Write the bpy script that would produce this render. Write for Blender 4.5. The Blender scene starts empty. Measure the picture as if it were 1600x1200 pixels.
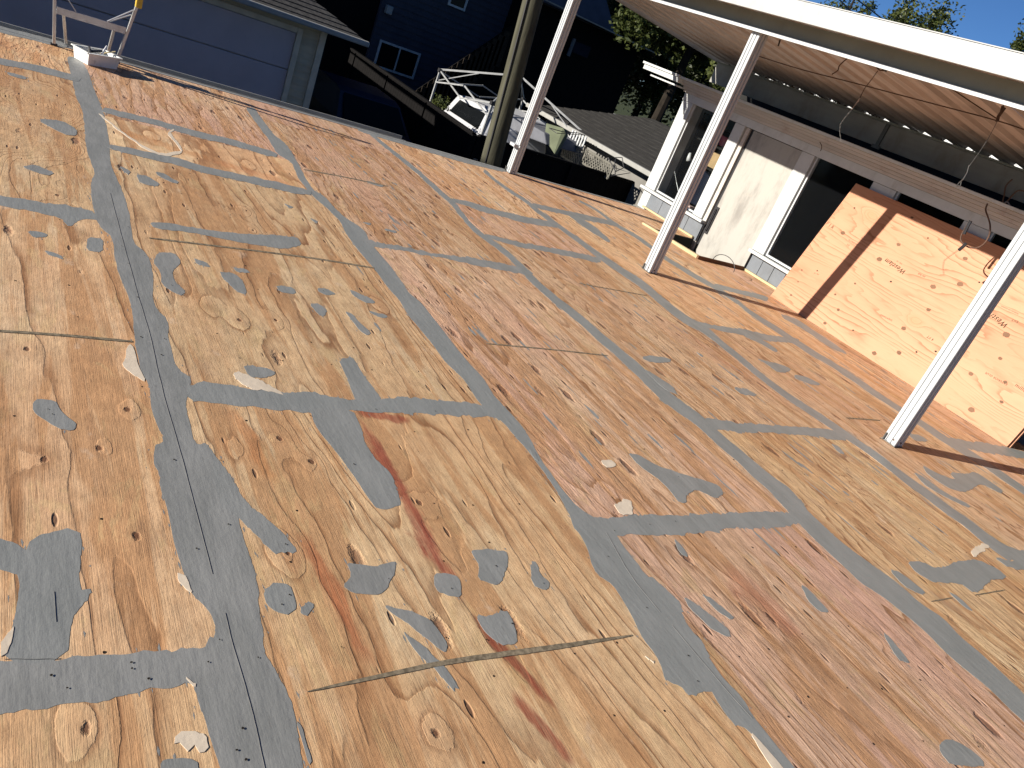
import bpy, bmesh, math, random
from mathutils import Vector, Matrix, noise as mnoise
random.seed(7)
R = math.radians

# ------------------------------------------------------------------ camera, sky, sun, exposure
sc = bpy.context.scene
FPX, PITCH, ROLL, YAW, H = 1226.0, .404, .395, -.678, 1.31
fw = Vector((math.cos(YAW)*math.cos(PITCH), math.sin(YAW)*math.cos(PITCH), -math.sin(PITCH)))
r0 = Vector((math.sin(YAW), -math.cos(YAW), 0)); u0 = r0.cross(fw)
rt = r0*math.cos(ROLL) + u0*math.sin(ROLL); up = u0*math.cos(ROLL) - r0*math.sin(ROLL)
CAM = Vector((0, 0, H))
cd = bpy.data.cameras.new('camera'); cam = bpy.data.objects.new('camera', cd); sc.collection.objects.link(cam)
mw = Matrix((rt, up, -fw)).transposed().to_4x4(); mw.translation = CAM; cam.matrix_world = mw
cd.sensor_width = 36; cd.lens = 36*FPX/1600; cd.clip_start = .05; cd.clip_end = 2000
sc.camera = cam
SUN_EL, SUN_AZ = R(20.8), math.atan2(.215, .977)
w = bpy.data.worlds.new('World'); sc.world = w; w.use_nodes = True
wn = w.node_tree; bg = wn.nodes['Background']; sk = wn.nodes.new('ShaderNodeTexSky')
sk.sky_type = 'NISHITA'; sk.sun_disc = False; sk.sun_elevation = SUN_EL; sk.sun_rotation = SUN_AZ
sk.altitude = 3500; sk.air_density = 1.0; sk.dust_density = .05; sk.ozone_density = 7.5
wn.links.new(sk.outputs[0], bg.inputs[0]); bg.inputs[1].default_value = .05
sl = bpy.data.lights.new('sun', 'SUN'); sl.energy = 5.0; sl.angle = R(.5); sl.color = (1, .91, .79)
so = bpy.data.objects.new('sun', sl); sc.collection.objects.link(so)
sdir = Vector((math.sin(SUN_AZ)*math.cos(SUN_EL), math.cos(SUN_AZ)*math.cos(SUN_EL), math.sin(SUN_EL)))
sl.color = (1, .925, .83)
so.rotation_euler = sdir.to_track_quat('Z', 'Y').to_euler()
sc.view_settings.view_transform = 'Standard'; sc.view_settings.look = 'None'
sc.view_settings.exposure = .95; sc.view_settings.gamma = 1; sc.view_settings.use_curve_mapping = False

# ------------------------------------------------------------------ pixel -> place helpers (real coordinates, metres)
def ray(px, py): return fw + rt*((px-800)/FPX) - up*((py-600)/FPX)
def gz(px, py, z=0.): d = ray(px, py); return CAM + d*((z-H)/d.z)
def gy(px, py, y): d = ray(px, py); return CAM + d*(y/d.y)
def gx(px, py, x): d = ray(px, py); return CAM + d*(x/d.x)

# ------------------------------------------------------------------ objects
COL = sc.collection
def tag(o, label=None, cat=None, group=None, kind=None):
    if label: o['label'] = label
    if cat: o['category'] = cat
    if group: o['group'] = group
    if kind: o['kind'] = kind
    return o
def thing(name, label, cat, loc=(0, 0, 0), group=None):
    o = bpy.data.objects.new(name, None); COL.objects.link(o); o.location = loc; o.empty_display_size = .1
    return tag(o, label, cat, group)
def meshobj(name, me, parent=None):
    o = bpy.data.objects.new(name, me); COL.objects.link(o)
    if parent: o.parent = parent; 
    return o
def root_loc(p):
    v = Vector((0, 0, 0))
    while p: v = v + Vector(p.location); p = p.parent
    return v
class M:
    def __init__(s): s.v = []; s.f = []
    def add(s, vs, fs):
        n = len(s.v); s.v += [tuple(v) for v in vs]; s.f += [tuple(i+n for i in f) for f in fs]; return s
    def box(s, x0, x1, y0, y1, z0, z1):
        return s.add([(x0,y0,z0),(x1,y0,z0),(x1,y1,z0),(x0,y1,z0),(x0,y0,z1),(x1,y0,z1),(x1,y1,z1),(x0,y1,z1)],
                     [(3,2,1,0),(4,5,6,7),(0,1,5,4),(1,2,6,5),(2,3,7,6),(3,0,4,7)])
    def hexa(s, b, t):   # 4 bottom points, 4 top points
        return s.add(list(b)+list(t), [(3,2,1,0),(4,5,6,7),(0,1,5,4),(1,2,6,5),(2,3,7,6),(3,0,4,7)])
    def bar(s, a, b, wd, ht=None, upv=(0, 0, 1)):
        a = Vector(a); b = Vector(b); ht = ht or wd; d = (b-a).normalized(); u = Vector(upv)
        if abs(d.dot(u)) > .98: u = Vector((1, 0, 0))
        x = d.cross(u).normalized(); u = x.cross(d).normalized(); x *= wd/2; u *= ht/2
        return s.hexa([a-x-u, a+x-u, a+x+u, a-x+u], [b-x-u, b+x-u, b+x+u, b-x+u])
    def tube(s, pts, r, n=8, r1=None):
        pts = [Vector(p) for p in pts]; r1 = r if r1 is None else r1; rings = []; prev = None
        for i, p in enumerate(pts):
            d = (pts[min(i+1, len(pts)-1)]-pts[max(i-1, 0)]).normalized()
            if prev is None: x = d.cross(Vector((0, 0, 1)) if abs(d.z) < .9 else Vector((1, 0, 0))).normalized()
            else: x = (prev-d*prev.dot(d)).normalized()
            prev = x; y = d.cross(x); rr = r+(r1-r)*i/max(1, len(pts)-1)
            rings.append([p+(x*math.cos(2*math.pi*k/n)+y*math.sin(2*math.pi*k/n))*rr for k in range(n)])
        vs = [v for g in rings for v in g]; fs = []
        for i in range(len(pts)-1):
            for k in range(n): fs.append((i*n+k, i*n+(k+1)%n, (i+1)*n+(k+1)%n, (i+1)*n+k))
        fs.append(tuple(range(n))[::-1]); fs.append(tuple((len(pts)-1)*n+k for k in range(n)))
        return s.add(vs, fs)
    def prism(s, pts, d):   # polygon extruded by vector d
        n = len(pts); d = Vector(d); a = [Vector(p) for p in pts]
        return s.add(a+[p+d for p in a], [tuple(range(n))[::-1], tuple(range(n, 2*n))]+[(i, (i+1)%n, n+(i+1)%n, n+i) for i in range(n)])
    def mesh(s, name, mat, off=None, smooth=False):
        me = bpy.data.meshes.new(name)
        vs = s.v if off is None else [(v[0]-off[0], v[1]-off[1], v[2]-off[2]) for v in s.v]
        me.from_pydata(vs, [], s.f); me.update()
        bm = bmesh.new(); bm.from_mesh(me); bmesh.ops.recalc_face_normals(bm, faces=bm.faces); bm.to_mesh(me); bm.free()
        if mat: me.materials.append(mat)
        if smooth: me.polygons.foreach_set('use_smooth', [True]*len(me.polygons))
        return me
    def obj(s, name, mat, parent=None, bevel=0, smooth=False, origin=False):
        """coordinates are world metres; the parent's place is subtracted"""
        pl = root_loc(parent) if parent else Vector((0, 0, 0))
        if origin or parent is None:
            n = len(s.v); c = Vector((sum(v[0] for v in s.v)/n, sum(v[1] for v in s.v)/n, min(v[2] for v in s.v)))
        else: c = pl
        o = meshobj(name, s.mesh(name, mat, c, smooth), parent); o.location = c-pl
        if bevel:
            b = o.modifiers.new('bevel', 'BEVEL'); b.width = bevel; b.segments = 2; b.limit_method = 'ANGLE'
        return o

# ------------------------------------------------------------------ materials
class N:
    def __init__(s, name):
        s.m = bpy.data.materials.new(name); s.m.use_nodes = True; s.t = s.m.node_tree
        s.b = s.t.nodes['Principled BSDF']; s.out = s.t.nodes['Material Output']
    def n(s, t, **k):
        q = s.t.nodes.new('ShaderNode'+t)
        for a, b in k.items(): setattr(q, a, b)
        return q
    def l(s, a, b): s.t.links.new(a, b)
    def put(s, sock, v):
        if hasattr(v, 'is_output') or isinstance(v, bpy.types.NodeSocket): s.l(v, sock)
        else: sock.default_value = v
    def math(s, op, a, b=0., c=None, clamp=False):
        q = s.n('Math', operation=op); q.use_clamp = clamp; s.put(q.inputs[0], a); s.put(q.inputs[1], b)
        if c is not None: s.put(q.inputs[2], c)
        return q.outputs[0]
    def vmath(s, op, a, b=(0, 0, 0)):
        q = s.n('VectorMath', operation=op); s.put(q.inputs[0], a); s.put(q.inputs[1], b)
        return q.outputs[1] if op in ('LENGTH', 'DOT_PRODUCT', 'DISTANCE') else q.outputs[0]
    def noise(s, vec, scale, detail=2., rough=.5, dist=0.):
        q = s.n('TexNoise'); s.l(vec, q.inputs['Vector']); s.put(q.inputs['Scale'], scale); q.inputs['Detail'].default_value = detail
        q.inputs['Roughness'].default_value = rough; q.inputs['Distortion'].default_value = dist; return q.outputs[0]
    def voro(s, vec, scale, out=0, rand=1., feature='F1'):
        q = s.n('TexVoronoi', feature=feature); s.l(vec, q.inputs['Vector']); q.inputs['Scale'].default_value = scale
        q.inputs['Randomness'].default_value = rand; return q.outputs[out]
    def ramp(s, v, lo, hi, a=0., b=1., smooth=True):
        q = s.n('MapRange'); q.interpolation_type = 'SMOOTHSTEP' if smooth else 'LINEAR'
        s.put(q.inputs[0], v); s.put(q.inputs[1], lo); s.put(q.inputs[2], hi); s.put(q.inputs[3], a); s.put(q.inputs[4], b)
        return q.outputs[0]
    def mix(s, f, a, b, mode='MIX'):
        q = s.n('Mix', data_type='RGBA', blend_type=mode); s.put(q.inputs[0], f)
        for i, v in ((6, a), (7, b)):
            if isinstance(v, tuple): v = (v[0], v[1], v[2], 1)
            s.put(q.inputs[i], v)
        return q.outputs[2]
    def scale(s, vec, v): return s.vmath('MULTIPLY', vec, v)
    def obj(s): return s.n('TexCoord').outputs['Object']
    def pos(s): return s.n('NewGeometry').outputs['Position']
    def bump(s, h, st, dist=.01):
        q = s.n('Bump'); q.inputs['Strength'].default_value = st; q.inputs['Distance'].default_value = dist; s.l(h, q.inputs['Height'])
        s.l(q.outputs[0], s.b.inputs['Normal']); return q
    def done(s, col, rough=.6, metal=0., spec=None):
        if isinstance(col, tuple): col = (col[0], col[1], col[2], 1)
        s.put(s.b.inputs['Base Color'], col); s.put(s.b.inputs['Roughness'], rough); s.b.inputs['Metallic'].default_value = metal
        if spec is not None: s.b.inputs['Specular IOR Level'].default_value = spec
        return s.m

def simple(name, col, rough=.6, var=.12, scale=6., metal=0., bump=.0, stretch=(1, 1, 1), dirt=None, dscale=3., damt=.5):
    k = N(name); o = k.scale(k.pos(), stretch); n = k.noise(o, scale, 5, .6)
    c = k.mix(k.ramp(n, .3, .7), tuple(x*(1-var) for x in col), tuple(min(1, x*(1+var)) for x in col))
    if dirt:
        d = k.ramp(k.noise(k.scale(k.pos(), (1, 1, .45)), dscale, 7, .65), .5, .78, 0, damt)
        c = k.mix(d, c, dirt)
    if bump: k.bump(k.noise(o, scale*4, 5, .6), bump, .01)
    return k.done(c, rough, metal, spec=.5 if max(col) > .2 or rough < .5 else .12)

STREAKS = [  # red-brown heartwood streaks in the sheets: centre x, y, half length, half width, strength
    ((562, 655), (722, 945), .036, .92, (.27, .055, .03)), ((735, 960), (870, 1110), .017, .9, (.22, .04, .02)), ((360, 635), (430, 760), .026, .6, (.42, .16, .05)),
    ((470, 830), (580, 1040), .026, .75, (.38, .12, .045)), ((800, 1080), (900, 1200), .020, .85, (.25, .05, .025)), ((555, 645), (640, 655), .03, .8, (.28, .05, .025)),
    ((1000, 470), (1240, 640), .05, .3, (.45, .17, .08)), ((170, 200), (330, 250), .08, .55, (.42, .18, .06)), ((330, 250), (460, 290), .07, .45, (.45, .17, .06)),
    ((1130, 880), (1250, 1000), .09, .45, (.46, .19, .13)), ((0, 60), (90, 110), .12, .3, (.48, .2, .08))]
KNOTS = [((70, 718), .13), ((155, 700), .12), ((200, 640), .11), ((213, 838), .11), ((135, 1138), .11), ((655, 785), .14), ((437, 685), .12), ((487, 722), .11),
    ((680, 1145), .15), ((42, 545), .11), ((60, 160), .45), ((20, 210), .35), ((90, 225), .28), ((375, 500), .12), ((90, 305), .14)]

def plywood(name, deck=True):
    k = N(name)
    P = k.pos() if deck else k.obj()
    oi = k.n('ObjectInfo'); oc = k.n('SeparateColor'); k.l(oi.outputs['Color'], oc.inputs[0])
    pink, freq, rough_f = oc.outputs[0], oc.outputs[1], oc.outputs[2]
    rnd = k.math('MULTIPLY', oi.outputs['Random'], 37.)
    cx = k.n('CombineXYZ'); k.l(rnd, cx.inputs[0]); k.l(k.math('MULTIPLY', rnd, 1.7), cx.inputs[1]); k.l(k.math('MULTIPLY', rnd, .6), cx.inputs[2])
    V = k.vmath('ADD', P, cx.outputs[0])
    sx = k.n('SeparateXYZ'); k.l(P, sx.inputs[0])
    # contour field of the rotary-cut veneer: long along x
    f1 = k.noise(k.scale(V, (.30, 2.1, 1)), 1.0, 2.4, .5, .25)
    f2 = k.noise(k.scale(V, (1.9, 9.0, 1)), 1.0, 3, .6)
    F = k.math('ADD', k.math('MULTIPLY', f1, 8.0), k.math('MULTIPLY', f2, .75))
    F = k.math('ADD', F, k.math('MULTIPLY', sx.outputs[1], 4.5))
    kv = k.scale(V, (1.0, 1.75, 1)); kd = k.voro(kv, 2.1); kr = k.voro(kv, 2.1, 1)
    kd = k.math('ADD', kd, k.math('MULTIPLY_ADD', k.noise(k.scale(V, (1, 1.6, 1)), 16, 4, .65), .05, -.025))
    kk = k.ramp(kd, 0, .46, 1, 0); krs = k.n('SeparateColor'); k.l(kr, krs.inputs[0])
    on = k.ramp(krs.outputs[0], .35, .45); kk = k.math('MULTIPLY', kk, on)
    F = k.math('ADD', F, k.math('MULTIPLY', k.math('POWER', kk, 3.0), .75))
    knot_core = k.math('MULTIPLY', k.ramp(kd, .012, .030, 1, 0), on)
    knot_tint = k.math('MULTIPLY', k.ramp(kd, .03, .26, 1, 0), on)
    kjit = k.math('MULTIPLY_ADD', k.noise(P, 45, 4, .7), .016, -.008)
    if deck:
        for (p, rr) in KNOTS:
            c = gz(*p); q = k.vmath('MULTIPLY', k.vmath('SUBTRACT', P, tuple(c)), (.62, 1.0, 0)); d = k.math('ADD', k.vmath('LENGTH', q), kjit)
            g = k.ramp(d, 0, rr, 1, 0); F = k.math('ADD', F, k.math('MULTIPLY', k.math('POWER', g, 2.6), (.85 if rr < .2 else 1.6)*(rr/.15)**1.2))
            if rr < .2:
                knot_core = k.math('MAXIMUM', knot_core, k.ramp(d, .004, .0105, .95, 0)); knot_tint = k.math('MAXIMUM', knot_tint, k.ramp(d, .01, rr*.5, .8, 0))
    F = k.math('MULTIPLY', F, k.math('MULTIPLY_ADD', freq, 3.2, .35))
    fr = k.math('FRACT', F)
    band = k.math('MULTIPLY', k.ramp(fr, .25, .95, 0, 1), k.ramp(fr, .95, 1.0, 1, 0))
    line = k.math('MULTIPLY', k.ramp(fr, .70, .94, 0, 1), k.ramp(fr, .94, 1.0, 1, 0))
    ring = k.math('ADD', k.math('MULTIPLY', band, .35), k.math('MULTIPLY', line, .65))
    ring2 = ring
    ringamp = k.ramp(k.noise(k.scale(V, (1, 2.5, 1)), 1.9, 3, .6), .32, .68, .12, 1)
    fib = k.noise(k.scale(V, (11, 420, 1)), 1.0, 4, .75)
    fib2 = k.noise(k.scale(V, (2.6, 75, 1)), 1.0, 5, .65, .3)
    blot = k.noise(k.scale(V, (.9, 3.2, 1)), 1.0, 4, .6, .6); blot2 = k.noise(k.scale(V, (.5, 1.4, 1)), 1.3, 3, .5)
    if deck:
        c = k.mix(k.ramp(blot, .3, .7), (.66, .465, .255), (.62, .385, .195))
        c = k.mix(k.math('MULTIPLY', k.ramp(blot2, .45, .68), .55), c, (.58, .31, .14))
        c = k.mix(k.math('MULTIPLY', k.ramp(k.noise(k.scale(V, (1.2, 4, 1)), 1.4, 5, .6), .5, .7), .5), c, (.68, .53, .33))
        c = k.mix(k.math('MULTIPLY', pink, k.ramp(blot2, .25, .75, .35, .95)), c, (.60, .36, .275))
        rc = (.27, .125, .05)
    else:
        c = k.mix(k.ramp(blot, .3, .7), (.46, .24, .14), (.445, .205, .115))
        c = k.mix(k.math('MULTIPLY', k.ramp(blot2, .45, .7), .4), c, (.46, .255, .15)); rc = (.24, .095, .04)
    if deck:
        zone = k.ramp(k.noise(k.scale(V, (.45, 5.5, 1)), 1.6, 5, .6, .5), .50, .56)
        c = k.mix(k.math('MULTIPLY', zone, .75), c, (.47, .245, .105))
        zone2 = k.ramp(k.noise(k.scale(V, (1.1, 3.0, 1)), 2.3, 6, .7, 1.2), .56, .62)
        c = k.mix(k.math('MULTIPLY', zone2, .4), c, (.56, .40, .19))
        mott = k.noise(k.scale(P, (1, 2.2, 1)), 22, 5, .75); c = k.mix(k.ramp(mott, .42, .75, 0, .38), c, (.36, .18, .08))
    c = k.mix(k.math('MULTIPLY', k.math('MULTIPLY', ring2, ringamp), .95), c, rc)
    c = k.mix(k.math('MULTIPLY', k.ramp(fib2, .45, .75), .30 if deck else .14), c, (.30, .135, .055))
    c = k.mix(k.math('MULTIPLY', k.ramp(fib, .5, .8), k.math('MULTIPLY_ADD', rough_f, .5, .12)), c, (.18, .08, .035))
    c = k.mix(k.math('MULTIPLY', knot_tint, .35), c, (.40, .18, .08) if not deck else (.50, .28, .14))
    if deck:
        for (a, b, wd, st, colr) in STREAKS:
            A = gz(*a); B = gz(*b); D = B-A; L = D.length/2; C = (A+B)/2; ang = math.atan2(D.y, D.x)
            mp = k.n('Mapping'); mp.vector_type = 'TEXTURE'; k.l(P, mp.inputs[0]); mp.inputs[1].default_value = tuple(C); mp.inputs[2].default_value = (0, 0, ang)
            mp.inputs[3].default_value = (L, wd, 1)
            sp = k.n('SeparateXYZ'); k.l(mp.outputs[0], sp.inputs[0])
            px = k.math('POWER', k.math('ABSOLUTE', sp.outputs[0]), 3.0)
            yy = k.math('ADD', sp.outputs[1], k.math('MULTIPLY_ADD', k.noise(k.scale(P, (3, 9, 1)), 2.0, 4, .6), 3.0, -1.5))
            d = k.math('ADD', px, k.math('POWER', k.math('ABSOLUTE', yy), 2.0))
            c = k.mix(k.math('MULTIPLY', k.math('MULTIPLY', k.ramp(d, .2, 1.3, 1, 0), k.ramp(fib2, .25, .6, .6, 1)), st), c, colr)
        # grey smears of filler rubbed thin into the grain, pale sanded bruises
        sm = k.math('MULTIPLY', k.ramp(k.noise(k.scale(P, (1.5, 3.5, 1)), 1.6, 5, .65), .60, .72), k.ramp(sx.outputs[1], -2.6, -4.4, .08, .75))
        c = k.mix(sm, c, (.26, .24, .22))
        pale = k.math('MULTIPLY', k.ramp(k.noise(k.scale(V, (3, 5, 1)), 2.2, 4, .6), .64, .76), .45); c = k.mix(pale, c, (.62, .47, .33))
        # torn grain: short dark pits and light lifted splinters
        pv = k.voro(k.scale(V, (7, 26, 1)), 1.0); prm = k.n('SeparateColor'); k.l(k.voro(k.scale(V, (7, 26, 1)), 1.0, 1), prm.inputs[0])
        pit = k.math('MULTIPLY', k.ramp(pv, .10, .2, 1, 0), k.ramp(k.math('ADD', prm.outputs[0], k.math('MULTIPLY', rough_f, .4)), .88, .94))
        c = k.mix(k.math('MULTIPLY', pit, .8), c, (.12, .055, .03))
        W2 = k.scale(V, (3.8, 11.5, 1)); pv2 = k.math('ADD', k.voro(W2, 1.0), k.math('MULTIPLY_ADD', k.noise(V, 30, 3, .7), .3, -.15)); pm2 = k.n('SeparateColor'); k.l(k.voro(W2, 1.0, 1), pm2.inputs[0])
        pit2 = k.math('MULTIPLY', k.ramp(pv2, .10, .26, 1, 0), k.ramp(k.math('ADD', pm2.outputs[0], k.math('MULTIPLY', rough_f, .45)), .93, 1.0))
        c = k.mix(k.math('MULTIPLY', pit2, .75), c, (.20, .085, .045))
        tv = k.ramp(k.math('FRACT', k.math('MULTIPLY', rnd, 3.7)), 0, 1, .86, 1.08, False); c = k.mix(1., c, tv, 'MULTIPLY')
        grime = k.math('MULTIPLY', k.ramp(k.noise(k.scale(P, (2, 5, 1)), 2.5, 7, .72), .48, .72), k.math('MULTIPLY_ADD', rough_f, .55, .06)); c = k.mix(grime, c, (.30, .20, .14))
        nearcol = k.ramp(k.noise(P, 14, 4, .6), .3, .7, .9, 1.1); c = k.mix(1., c, nearcol, 'MULTIPLY')
    c = k.mix(k.math('MULTIPLY', knot_core, .9), c, (.12, .045, .02))
    h = k.math('ADD', k.math('MULTIPLY', ring, -.35), k.math('MULTIPLY', fib, .5))
    h = k.math('ADD', h, k.math('MULTIPLY', fib2, .25))
    h = k.math('ADD', h, k.math('MULTIPLY', k.noise(k.scale(V, (1.6, 4, 1)), 3, 4, .6), 1.4))
    if deck:
        h = k.math('ADD', h, k.math('MULTIPLY', knot_tint, .9)); h = k.math('SUBTRACT', h, k.math('MULTIPLY', pit, 2.0))
        wr = k.noise(k.scale(V, (7, 34, 1)), 1.0, 5, .68, .5); h = k.math('ADD', h, k.math('MULTIPLY', k.math('MULTIPLY', wr, rough_f), 3.2))
        h = k.math('SUBTRACT', h, k.math('MULTIPLY', pit2, 2.2)); h = k.math('ADD', h, k.math('MULTIPLY', k.noise(P, 55, 4, .7), .5))
        hs = k.math('MULTIPLY', knot_core, -1.5); h = k.math('ADD', h, hs)
    hs_ = k.n('HueSaturation'); hs_.inputs['Saturation'].default_value = 0.975 if deck else 1.02; hs_.inputs['Value'].default_value = 1.0; hs_.inputs['Hue'].default_value = 0.501 if deck else .5; k.l(c, hs_.inputs['Color']); c = hs_.outputs[0]
    k.bump(h, .55 if deck else .1, .0045)
    return k.done(c, .62, spec=.3)

def filler_mat():
    k = N('grey_filler'); P = k.pos(); oi = k.n('ObjectInfo')
    c = k.mix(k.ramp(k.noise(k.scale(P, (2, 5, 1)), 2.4, 5, .6), .3, .7), (.195, .198, .186), (.250, .251, .237))
    c = k.mix(k.math('MULTIPLY', oi.outputs['Random'], .4), c, (.21, .228, .22))
    c = k.mix(k.ramp(k.noise(k.scale(P, (1.5, 7, 1)), 7, 6, .72), .58, .76, 0, .45), c, (.33, .325, .30))
    c = k.mix(k.ramp(k.noise(k.scale(P, (3, 14, 1)), 5, 5, .7), .60, .72, 0, .5), c, (.12, .115, .11))
    h = k.math('ADD', k.noise(k.scale(P, (6, 30, 1)), 1.5, 5, .6), k.math('MULTIPLY', k.noise(P, 60, 3, .6), .5))
    k.bump(h, .35, .004); return k.done(c, .55, spec=.35)

def foliage_mat(name, a, b, seed=0.):
    k = N(name); P = k.pos(); n = k.noise(P, 1.3, 3); n2 = k.voro(P, 7., 1)
    s = k.n('SeparateColor'); k.l(n2, s.inputs[0])
    c = k.mix(k.ramp(k.math('ADD', k.math('MULTIPLY', n, .5), k.math('MULTIPLY', s.outputs[0], .5)), .2, .8), a, b)
    k.done(c, .5, spec=.3)
    tr = k.n('BsdfTranslucent'); k.l(c, tr.inputs[0]); ms = k.n('MixShader'); ms.inputs[0].default_value = .25
    k.l(k.b.outputs[0], ms.inputs[1]); k.l(tr.outputs[0], ms.inputs[2]); k.l(ms.outputs[0], k.out.inputs[0]); return k.m

def glass_mat(name, tint=(.02, .022, .025), alpha=.35):
    k = N(name); k.done(tint, .06, spec=.5); t = k.n('BsdfTransparent'); t.inputs[0].default_value = (.93, .95, .95, 1)
    ms = k.n('MixShader'); ms.inputs[0].default_value = alpha
    k.l(t.outputs[0], ms.inputs[1]); k.l(k.b.outputs[0], ms.inputs[2]); k.l(ms.outputs[0], k.out.inputs[0]); return k.m

def door_mat():
    k = N('weathered_door_paint'); P = k.pos()
    c = k.mix(k.ramp(k.noise(k.scale(P, (3, 1, 1.0)), 1.6, 6, .7), .42, .72), (.33, .32, .285), (.20, .19, .17))
    c = k.mix(k.ramp(k.noise(k.scale(P, (10, 1, 3)), 3, 6, .75), .55, .75, 0, .45), c, (.24, .23, .21))
    c = k.mix(k.ramp(k.noise(P, 22, 5, .7), .60, .7, 0, .3), c, (.40, .34, .26))
    k.bump(k.noise(k.scale(P, (12, 1, 3)), 4, 5, .7), .2, .004); return k.done(c, .6)

def stucco(): return simple('weathered_fascia_paint', (.36, .37, .36), .55, .07, 9, dirt=(.21, .22, .195), dscale=9, damt=.4, bump=.06)

WHITE = simple('white_painted_metal', (.43, .45, .455), .4, .04, 5, dirt=(.42, .42, .38), dscale=14, damt=.4, stretch=(1, 1, .6))
WHITEWOOD = simple('old_white_paint', (.47, .485, .475), .55, .05, 8, dirt=(.27, .25, .21), dscale=9, damt=.5, bump=.1)
FASCIA = stucco()
GREYWOOD = simple('grey_painted_board', (.30, .295, .27), .65, .1, 5, dirt=(.16, .135, .10), dscale=4, damt=.55, bump=.1, stretch=(.5, 1, 2))
TRIMTAUPE = simple('taupe_crown_paint', (.46, .42, .37), .6, .12, 3, dirt=(.30, .21, .17), dscale=5, damt=.6, stretch=(.25, 1, 9))
SIDING = simple('grey_siding_paint', (.15, .165, .18), .6, .07, 9, dirt=(.12, .125, .125), dscale=8, damt=.5, bump=.06)
YELLOWWOOD = simple('fresh_pine_lumber', (.42, .34, .19), .6, .12, 4, stretch=(1, 8, 8), bump=.1)
BROWNWOOD = simple('brown_wood_and_shade', (.15, .08, .045), .6, .2, 5, bump=.1)  # brown wood; on the door curb the brown carries its shade
ROOFMETAL = simple('faded_pink_brown_roof_metal', (.43, .40, .38), .5, .16, 1.6, dirt=(.25, .22, .20), dscale=3, damt=.55, stretch=(9, .3, 1))
BEAMGREY = simple('beam_grey_green_paint', (.24, .25, .21), .5, .08, 4, dirt=(.2, .19, .15), dscale=6, damt=.5)
BLACK = simple('black_plastic', (.018, .018, .02), .45, .2, 9)
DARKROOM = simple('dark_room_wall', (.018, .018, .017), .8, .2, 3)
RUST = simple('rusty_wire', (.09, .055, .04), .6, .3, 30)
GALV = simple('galvanised_wire', (.13, .125, .115), .4, .2, 30, metal=.6)
ALU = simple('ladder_aluminium', (.55, .55, .53), .38, .08, 12, metal=.7, dirt=(.3, .29, .27), dscale=20, damt=.5)
YEL = simple('yellow_bracket', (.55, .36, .03), .5, .1, 10)
TRAYM = simple('white_tray_plastic', (.72, .73, .70), .45, .06, 14, dirt=(.25, .26, .24), dscale=22, damt=.85)
GARDOOR = simple('blue_grey_garage_door', (.50, .44, .45), .5, .05, 2)
LAP = simple('olive_grey_lap_siding', (.56, .48, .33), .65, .12, 4, stretch=(1, .3, 3))
TRIMD = simple('olive_corner_trim', (.66, .57, .42), .6, .1, 5)
HOUSEBLUE = simple('navy_house_siding', (.048, .050, .066), .65, .1, 3)
HOUSEB2 = simple('slate_blue_gable', (.07, .08, .11), .65, .1, 3)
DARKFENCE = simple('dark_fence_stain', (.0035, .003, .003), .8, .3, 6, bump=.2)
ASPH = simple('asphalt', (.045, .045, .047), .9, .2, 5, bump=.1)
CONC = simple('concrete_slab', (.28, .27, .25), .85, .12, 3, dirt=(.15, .14, .13), dscale=4)
GUTTER = simple('pale_gutter_metal', (.28, .28, .26), .45, .08, 5)
SHINGLE = simple('charcoal_shingle', (.06, .058, .055), .9, .35, 14, bump=.3, stretch=(1, 1, 1))
SHINGLE2 = simple('weathered_shingle', (.032, .031, .029), .9, .35, 10, bump=.3, stretch=(.4, 4, 4))
SHADEWALL = simple('pale_stucco_wall', (.17, .165, .15), .8, .1, 3)
FRAMEW = simple('canopy_frame_paint', (.26, .27, .27), .5, .15, 6)
VANW = simple('white_van_paint', (.46, .47, .48), .28, .03, 3)
VANG = simple('grey_cover_fabric', (.12, .125, .14), .7, .08, 5, bump=.1)
TARP = simple('olive_tarp', (.105, .12, .075), .6, .12, 3, bump=.15)
CARBLUE = simple('dark_blue_car_paint', (.006, .010, .03), .3, .05, 3)
TYRE = simple('rubber', (.02, .02, .02), .8, .1, 9)
POLEW = simple('weathered_pole_wood', (.075, .073, .05), .85, .3, 3, stretch=(3, 3, .25), bump=.5, dirt=(.03, .028, .02), dscale=4, damt=.7)
BARK = simple('bark', (.02, .016, .012), .9, .3, 6, bump=.4)
LEAF1 = foliage_mat('leaf_green', (.028, .042, .011), (.085, .10, .026))
LEAF2 = foliage_mat('leaf_dark_green', (.016, .026, .008), (.055, .068, .018))
LATT = simple('lattice_paint', (.13, .125, .105), .6, .2, 6)
CREAM = simple('dried_cream_primer', (.60, .51, .39), .6, .1, 12, bump=.1)
CHALK = simple('grey_snap_line', (.19, .155, .105), .8, .45, 60)
HOLE = simple('screw_hole_dark', (.02, .016, .013), .8, .2, 20)
CREVICE = simple('joint_crack', (.15, .147, .14), .8, .2, 20)
INK = simple('stamp_ink', (.035, .025, .012), .7, .3, 90)
CARD = simple('cardboard', (.45, .30, .15), .8, .1, 8)
PINK = simple('pink_bin', (.55, .13, .18), .5, .1, 8)
NAVY = simple('navy_cloth', (.010, .013, .026), .8, .2, 8)
GRASS = simple('scrubby_lawn', (.05, .06, .025), .95, .4, 9, bump=.4)
SIGNW = simple('white_plastic', (.7, .7, .7), .4, .05, 8)
PLY = plywood('deck_plywood'); PLYNEW = plywood('new_plywood', False); FILL = filler_mat(); DOORM = door_mat()
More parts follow.
